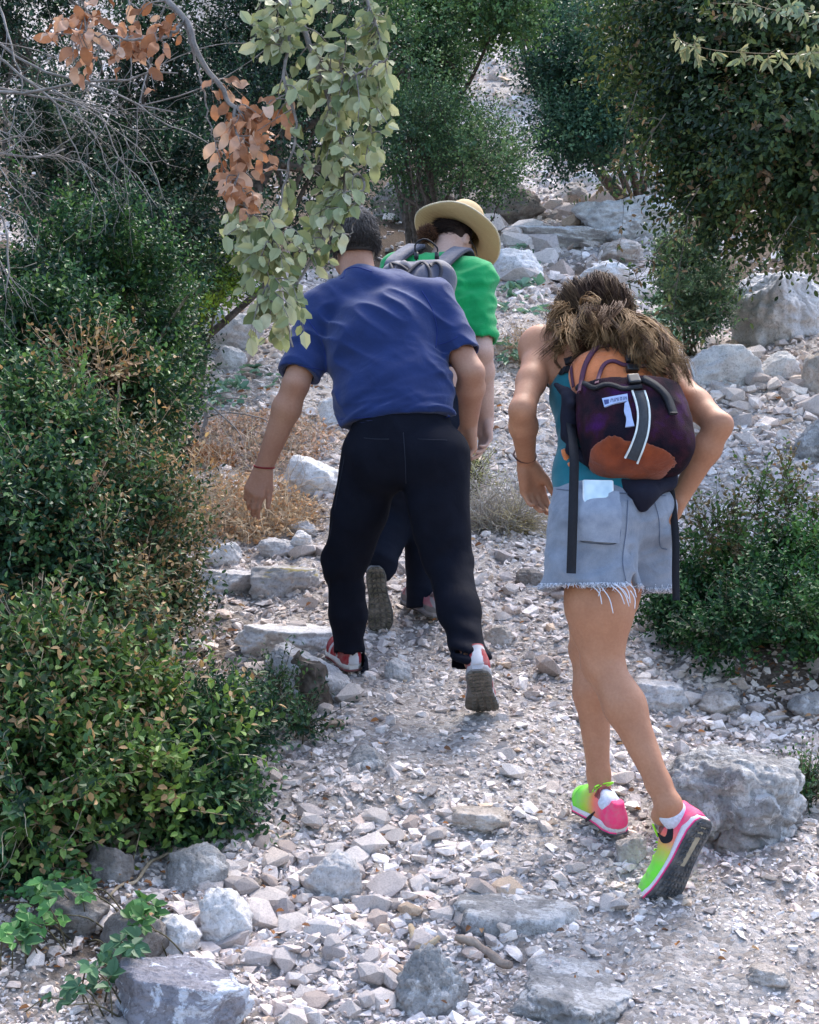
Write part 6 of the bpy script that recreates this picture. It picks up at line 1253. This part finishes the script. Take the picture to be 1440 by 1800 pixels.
# ---------------------------------------------------------------- dry brush, brambles, litter, stump, driftwood
def dry_brush(label, cx, cy, rx, ry, n, nl, seed, col=((.62, .42, .26), (.54, .32, .18), (.68, .54, .38)), Yo=0, name='dry_brush', twc=((.60, .48, .34), (.48, .36, .25)), hgt=1.0, leaf=.026):
    r = np.random.default_rng(seed); g0 = G(cx, cy + ry * .6); Y = g0[1] + Yo; m_ = mpp(Y); base = V([g0[0], Y, float(gh(g0[0], Y))]); root = thing(name, label, 'dry bush', base); mb = MB()
    for i in range(n):
        a = r.uniform(0, 6.28); q = r.uniform() ** .5; gx, gy = base[0] + rx * m_ * q * math.cos(a), Y + rx * m_ * .7 * q * math.sin(a); p = V([gx, gy, float(gh(gx, gy))]); d = nrm(V([r.normal(0, .9), r.normal(-.1, .5), abs(r.normal(.5, .4)) * hgt])); L = r.uniform(.05, .20) * (ry / 60) ** .5
        pts = [p]; 
        for k in range(6): d = nrm(d + r.normal(0, .28, 3) + V([0, 0, -.10])); pts.append(pts[-1] + d * L / 3)
        tube(mb, pts, np.linspace(.0022, .0008, 7), 3, V(twc[r.integers(0, len(twc))]) * r.uniform(.6, 1.3))
    m2 = MB(); a = r.uniform(0, 6.28, nl); q = r.uniform(size=nl) ** .5; gx, gy = base[0] + rx * m_ * 1.1 * q * np.cos(a), Y + rx * m_ * .8 * q * np.sin(a); P = np.stack([gx, gy, gh(gx, gy) + r.uniform(0, 1, nl) ** 1.5 * ry * m_ * 1.1 * (1 - .6 * q)], -1)
    LL = leaf * r.uniform(.5, 1.3, nl); leaves(m2, P, r.normal(size=(nl, 3)), r.normal(size=(nl, 3)), LL, LL * .55, V(col)[r.integers(0, len(col), nl)] * r.uniform(.6, 1.25, (nl, 1)), True, fold=.5, droop=.3); m2.build('dead_leaves', DRY, root, base, smooth=False, kind='stuff')
    m = _PL.get('drytw') or m_tint('dry_twig', .9, .1); _PL['drytw'] = m; mb.build('dry_twigs', m, root, base); return root
dry_brush('orange brown dry brush under the reaching left hand', 420, 870, 130, 75, 700, 2200, 61)
dry_brush('pale dry brush with curled leaves behind the forearm of the man in blue', 440, 750, 140, 60, 360, 2400, 62, col=((.66, .52, .44), (.60, .42, .33), (.50, .31, .2)))
dry_brush('rusty dead leaves tangled in grey twigs left of the forearm', 350, 790, 60, 50, 150, 900, 63, col=((.46, .26, .14), (.38, .20, .11)))
dry_brush('pale wiry dead grass between the two front walkers', 870, 880, 60, 75, 420, 260, 64, col=((.44, .38, .30), (.36, .30, .22)), twc=((.42, .38, .32), (.34, .30, .26)), hgt=1.6, leaf=.014)
dry_brush('yellowish dry tuft beside the left hand of the woman', 905, 905, 32, 42, 220, 500, 65, col=((.55, .45, .20), (.48, .38, .16)), twc=((.5, .42, .25),), hgt=1.5, leaf=.012)
dry_brush('tan dry twigs at the bramble beside the green sleeve', 930, 590, 60, 60, 220, 300, 66, col=((.45, .36, .26), (.36, .24, .16)), hgt=1.3)
dry_brush('straw coloured dead stalks in the sparse left shrub', 210, 890, 90, 90, 200, 500, 67, Yo=-1.5, hgt=2.0)
dry_brush('dry stalks and brown leaves at the foot of the lower left shrub', 300, 1120, 80, 60, 160, 420, 68, Yo=-.5, hgt=1.6)
shrub('spiky_plant', 'small pale green spiky plant under the hands of the front walkers', [(832, 832, 20, 34, float(G(832, 870)[1]) - .1, .08)], .016, 150, 8, ((.42, .42, .20), (.30, .36, .16), (.5, .48, .28)), None, 69, cat='plant', gap=-1, stems=5, srad=.004, asp=.25)
def bramble(label, blobs, seed, n, cols=((.14, .26, .17), (.10, .20, .12), (.20, .33, .22)), leaf=.05, name='bramble', cat='bramble'):
    r = np.random.default_rng(seed); b0 = blobs[0]; c0 = G(b0[0], b0[1]); base = V([c0[0], c0[1], float(gh(c0[0], c0[1]))]); root = thing(name, label, cat, base); mb = MB(); lf = MB()
    for i in range(n):
        b = blobs[r.integers(0, len(blobs))]; a = r.uniform(0, 6.28); q = r.uniform() ** .5; e = G(b[0] + b[2] * q * math.cos(a), b[1] + b[3] * q * math.sin(a)) + V([0, 0, .0]); hgt_ = r.uniform(.03, .16); e = e + nrm(V([0, 0, CAMZ]) - e) * hgt_ * 1.6 + V([0, 0, .0])
        st = V([e[0] + r.normal(0, .05), e[1] + .10, 0]); st[2] = float(gh(st[0], st[1])) - .01; tube(mb, spline([st, (st + e) / 2 + (0, 0, .015), e], 7), np.linspace(.0022, .001, 7), 4); cc = V(cols)[r.integers(0, len(cols))] * r.uniform(.8, 1.2); d0 = nrm(V([r.normal(), r.normal(-.4, .5), r.normal(.1, .3)])); nn = nrm(V([r.normal(0, .35), -.55, .8]))
        S = np.cross(d0, nn); L = leaf * r.uniform(.7, 1.2) * max(1, e[1] / 6.5); leaves(lf, [e, e, e], V([d0, nrm(d0 * .35 + S), nrm(d0 * .35 - S)]), [nn] * 3, V([L, L * .8, L * .8]), V([L, L * .8, L * .8]) * .75, np.tile(cc, (3, 1)), True, droop=.1)
    lf.build('foliage', LEAF, root, base, smooth=False, kind='stuff'); mb.build('stems', OLT, root, base); return root
bramble('pale green bramble left of the blue shirt above the dry brush', [(450, 675, 50, 32, 7.3), (400, 690, 30, 26, 7.2)], 71, 42)
bramble('bluish bramble leaves beside the yellow green bush', [(300, 540, 34, 34, 7.2), (330, 590, 26, 30, 7)], 72, 40)
bramble('pale bramble beside the green sleeve', [(895, 500, 34, 44, 8.2), (930, 530, 34, 44, 8.0), (890, 610, 26, 34, 7.4)], 73, 74, leaf=.055)
bramble('mint coloured bramble behind the wavy hair', [(1180, 590, 32, 26, 8.0), (1150, 560, 26, 26, 8.0)], 74, 34, leaf=.06)
bramble('bramble sprig in front of the white boulder by the hat', [(905, 440, 30, 10, 9.2), (930, 460, 20, 20, 9.2)], 75, 14, leaf=.06)
bramble('fresh green sapling leaves at the lower left edge', [(60, 1590, 80, 34, 3.02), (110, 1560, 60, 24, 3.1), (40, 1640, 40, 30, 2.95)], 76, 62, ((.07, .19, .05), (.11, .26, .07), (.05, .13, .05)), .036, 'sapling', 'sapling')
bramble('dark ivy like leaves above the lichen boulder', [(185, 1705, 36, 34, 2.86), (130, 1745, 40, 24, 2.84), (230, 1660, 20, 20, 2.95)], 77, 34, ((.05, .12, .06), (.08, .17, .08)), .034, 'ivy_plant', 'ivy')
bramble('green seedling in the dead leaves beside the upright grey rock', [(250, 1600, 24, 32, 3.1)], 78, 16, ((.07, .17, .05), (.10, .22, .07)), .036, 'seedling', 'seedling')
bramble('bright leafy shoots at the end of the fallen twig', [(260, 1350, 44, 34, 3.5), (240, 1440, 44, 30, 3.4), (150, 1330, 50, 34, 3.4)], 79, 70, ((.09, .23, .05), (.13, .29, .08)), .028, 'sapling', 'sapling')
def litter():
    r = np.random.default_rng(80); mb = MB(); n = 5200
    px, py = r.uniform(-100, 1500, n), r.uniform(500, 1800, n); P, ok = Garr(px, py); sm = soilmask(P[:, 0], P[:, 1]); zone = np.exp(-(((px - 430) / 150) ** 2 + ((py - 780) / 110) ** 2)) + .8 * np.exp(-(((px - 200) / 170) ** 2 + ((py - 1560) / 120) ** 2)) + .35 * np.exp(-(((px - 560) / 60) ** 2 + ((py - 1240) / 60) ** 2)); k = ok & (r.uniform(size=n) < np.maximum(sm * .9, .045 + zone)); P = P[k]; n = len(P); P[:, 2] = gd(P[:, 0], P[:, 1]) + r.uniform(.008, .035, n)
    L = r.uniform(.012, .028, n) * np.clip(P[:, 1] / 4, .8, 2); leaves(mb, P, r.normal(size=(n, 3)) * [1, 1, .25], V([0, 0, 1]) + r.normal(0, .4, (n, 3)), L, L * .6, V([(.34, .16, .07), (.26, .13, .07), (.42, .27, .16), (.20, .11, .07)])[r.integers(0, 4, n)] * r.uniform(.7, 1.2, (n, 1)), True, fold=.45, droop=.15); mb.build('leaf_litter', DRY, smooth=False, kind='stuff', label='scattered brown fallen leaves among the stones')
litter()
def stump():
    g = G(560, 1238); b = V([g[0], g[1], float(gd(g[0], g[1])) - .03]); root = thing('tree_stump', 'short dark broken tree stump leaning at the left side of the trail', 'stump', b); f = Field(b - .15, b + V([.18, .15, .28]), .004); t = b + V([-.035, .0, .165]); f.cone(b, t, .052, .050, k=0); f.cone(b, b + V([.08, -.02, -.01]), .036, .012, k=.03); f.cone(b, b + V([-.07, -.03, -.01]), .03, .012, k=.03); f.cone(t, t + V([-.03, 0, .035]), .018, .006, k=.01); f.cut(t + V([0, 0, .0]), (.25, -.1, 1), t - V([.022, .2, .2]), t + .2)
    f.wrinkle(lambda Q: .010 * vn(Q * [40, 40, 14], 5) + .006 * vn(Q * 70, 6)); bake(f, 'bark', BARK, root, b, 1)
    mb = MB(); th = np.linspace(0, 2 * np.pi, 14)[:-1]; c = t + V([.004, -.004, .001]); ring = c + np.stack([.036 * np.cos(th), .034 * np.sin(th), -.009 * np.cos(th) + .003 * np.sin(th * 5)], -1); mb.add(np.vstack([ring, ring * 1 - (0, 0, .02), [c + (0, 0, .003)]]), [[i, (i + 1) % 13, 26] for i in range(13)], [[i, 13 + i, 13 + (i + 1) % 13, (i + 1) % 13] for i in range(13)]); mb.build('broken_top', plain('rotten_wood', (.20, .16, .13), .9, .1, .8, 90, .4), root, b, smooth=False)
stump()
def stick(name, label, px, r0, mat, seed, flat=False):
    r = np.random.default_rng(seed); L = []
    for q in spline([(*p, 0) for p in px], 18): g = G(q[0], q[1]); L.append([g[0], g[1], float(gd(g[0], g[1])) + r0 + .008])
    L = V(L); L[1:-1] = (L[:-2] + L[1:-1] + L[2:]) / 3; mb = MB(); tube(mb, L, r0 * (.5 + .6 * np.sin(np.linspace(.4, 2.8, 18))) * r.uniform(.8, 1.2, 18), 7); return props(mb.build(name, mat), label, 'stick')
stick('dry_root', 'curved tan dry root in the centre foreground', [(722, 1632), (732, 1655), (752, 1668), (772, 1662)], .009, TAN, 1)
stick('bark_strip', 'flat brown strip of dead wood right of the blue grey pointed rock', [(800, 1672), (835, 1674), (862, 1688), (898, 1704)], .011, m_bark('weathered_wood', (.16, .12, .10), (.34, .27, .22)), 2)
stick('dark_stick', 'short dark broken stick beside the cream blocky rock', [(385, 1468), (405, 1462), (428, 1458), (445, 1448)], .010, BARK, 3)
stick('fallen_twig', 'long thin twig reaching from the left shrubs onto the rocks', [(190, 1590), (230, 1555), (270, 1520), (305, 1500)], .004, TAN, 4)
stick('fallen_twig', 'pale thin twig lying across the dry brush', [(410, 960), (450, 930), (490, 925), (530, 912)], .006, TAN, 5)
# small bare sapling in the brushwood
def sapling():
    r = np.random.default_rng(90); g = G(345, 790); b = V([g[0], g[1], float(gh(g[0], g[1]))]); Y = g[1]; root = thing('bare_sapling', 'thin bare grey sapling standing in the brush left of the reaching arm', 'sapling', b); mb = MB(); S = spline([b, at(362, 740, Y), at(360, 690, Y), at(345, 660, Y)], 12); tube(mb, S, np.linspace(.016, .008, 12), 6)
    for a in ([(362, 720), (400, 700), (450, 705)], [(361, 705), (390, 730), (420, 760), (430, 790)], [(358, 690), (330, 660), (325, 640)], [(362, 735), (400, 725), (460, 735), (480, 750)], [(360, 700), (395, 690), (440, 695)]): tube(mb, spline([at(p[0], p[1], Y - .1 * i) for i, p in enumerate(a)], 9), np.linspace(.006, .002, 9), 4)
    mb.build('trunk', TWIG, root, b)
sapling()
# ---------------------------------------------------------------- groups of like things
_GR = {'boulder': 'limestone boulders and rocks on the slope', 'box_shrub': 'box shrubs beside the trail', 'box_sprig': 'small green sprigs on the ground', 'oak_tree': 'trees up the gully', 'hanging_twig': 'leafy twigs hanging into the view', 'dry_brush': 'dry brush beside the trail', 'bramble': 'brambles among the rocks', 'sapling': 'fresh saplings at the lower left', 'fallen_twig': 'twigs lying on the ground', 'person': 'hikers climbing the trail', 'backpack': 'backpacks worn by the hikers'}
for o in list(SC.objects):
    if o.parent is None and o.get('label') and not o.get('kind'):
        g_ = _GR.get(o.name.split('.')[0])
        if g_: o['group'] = g_
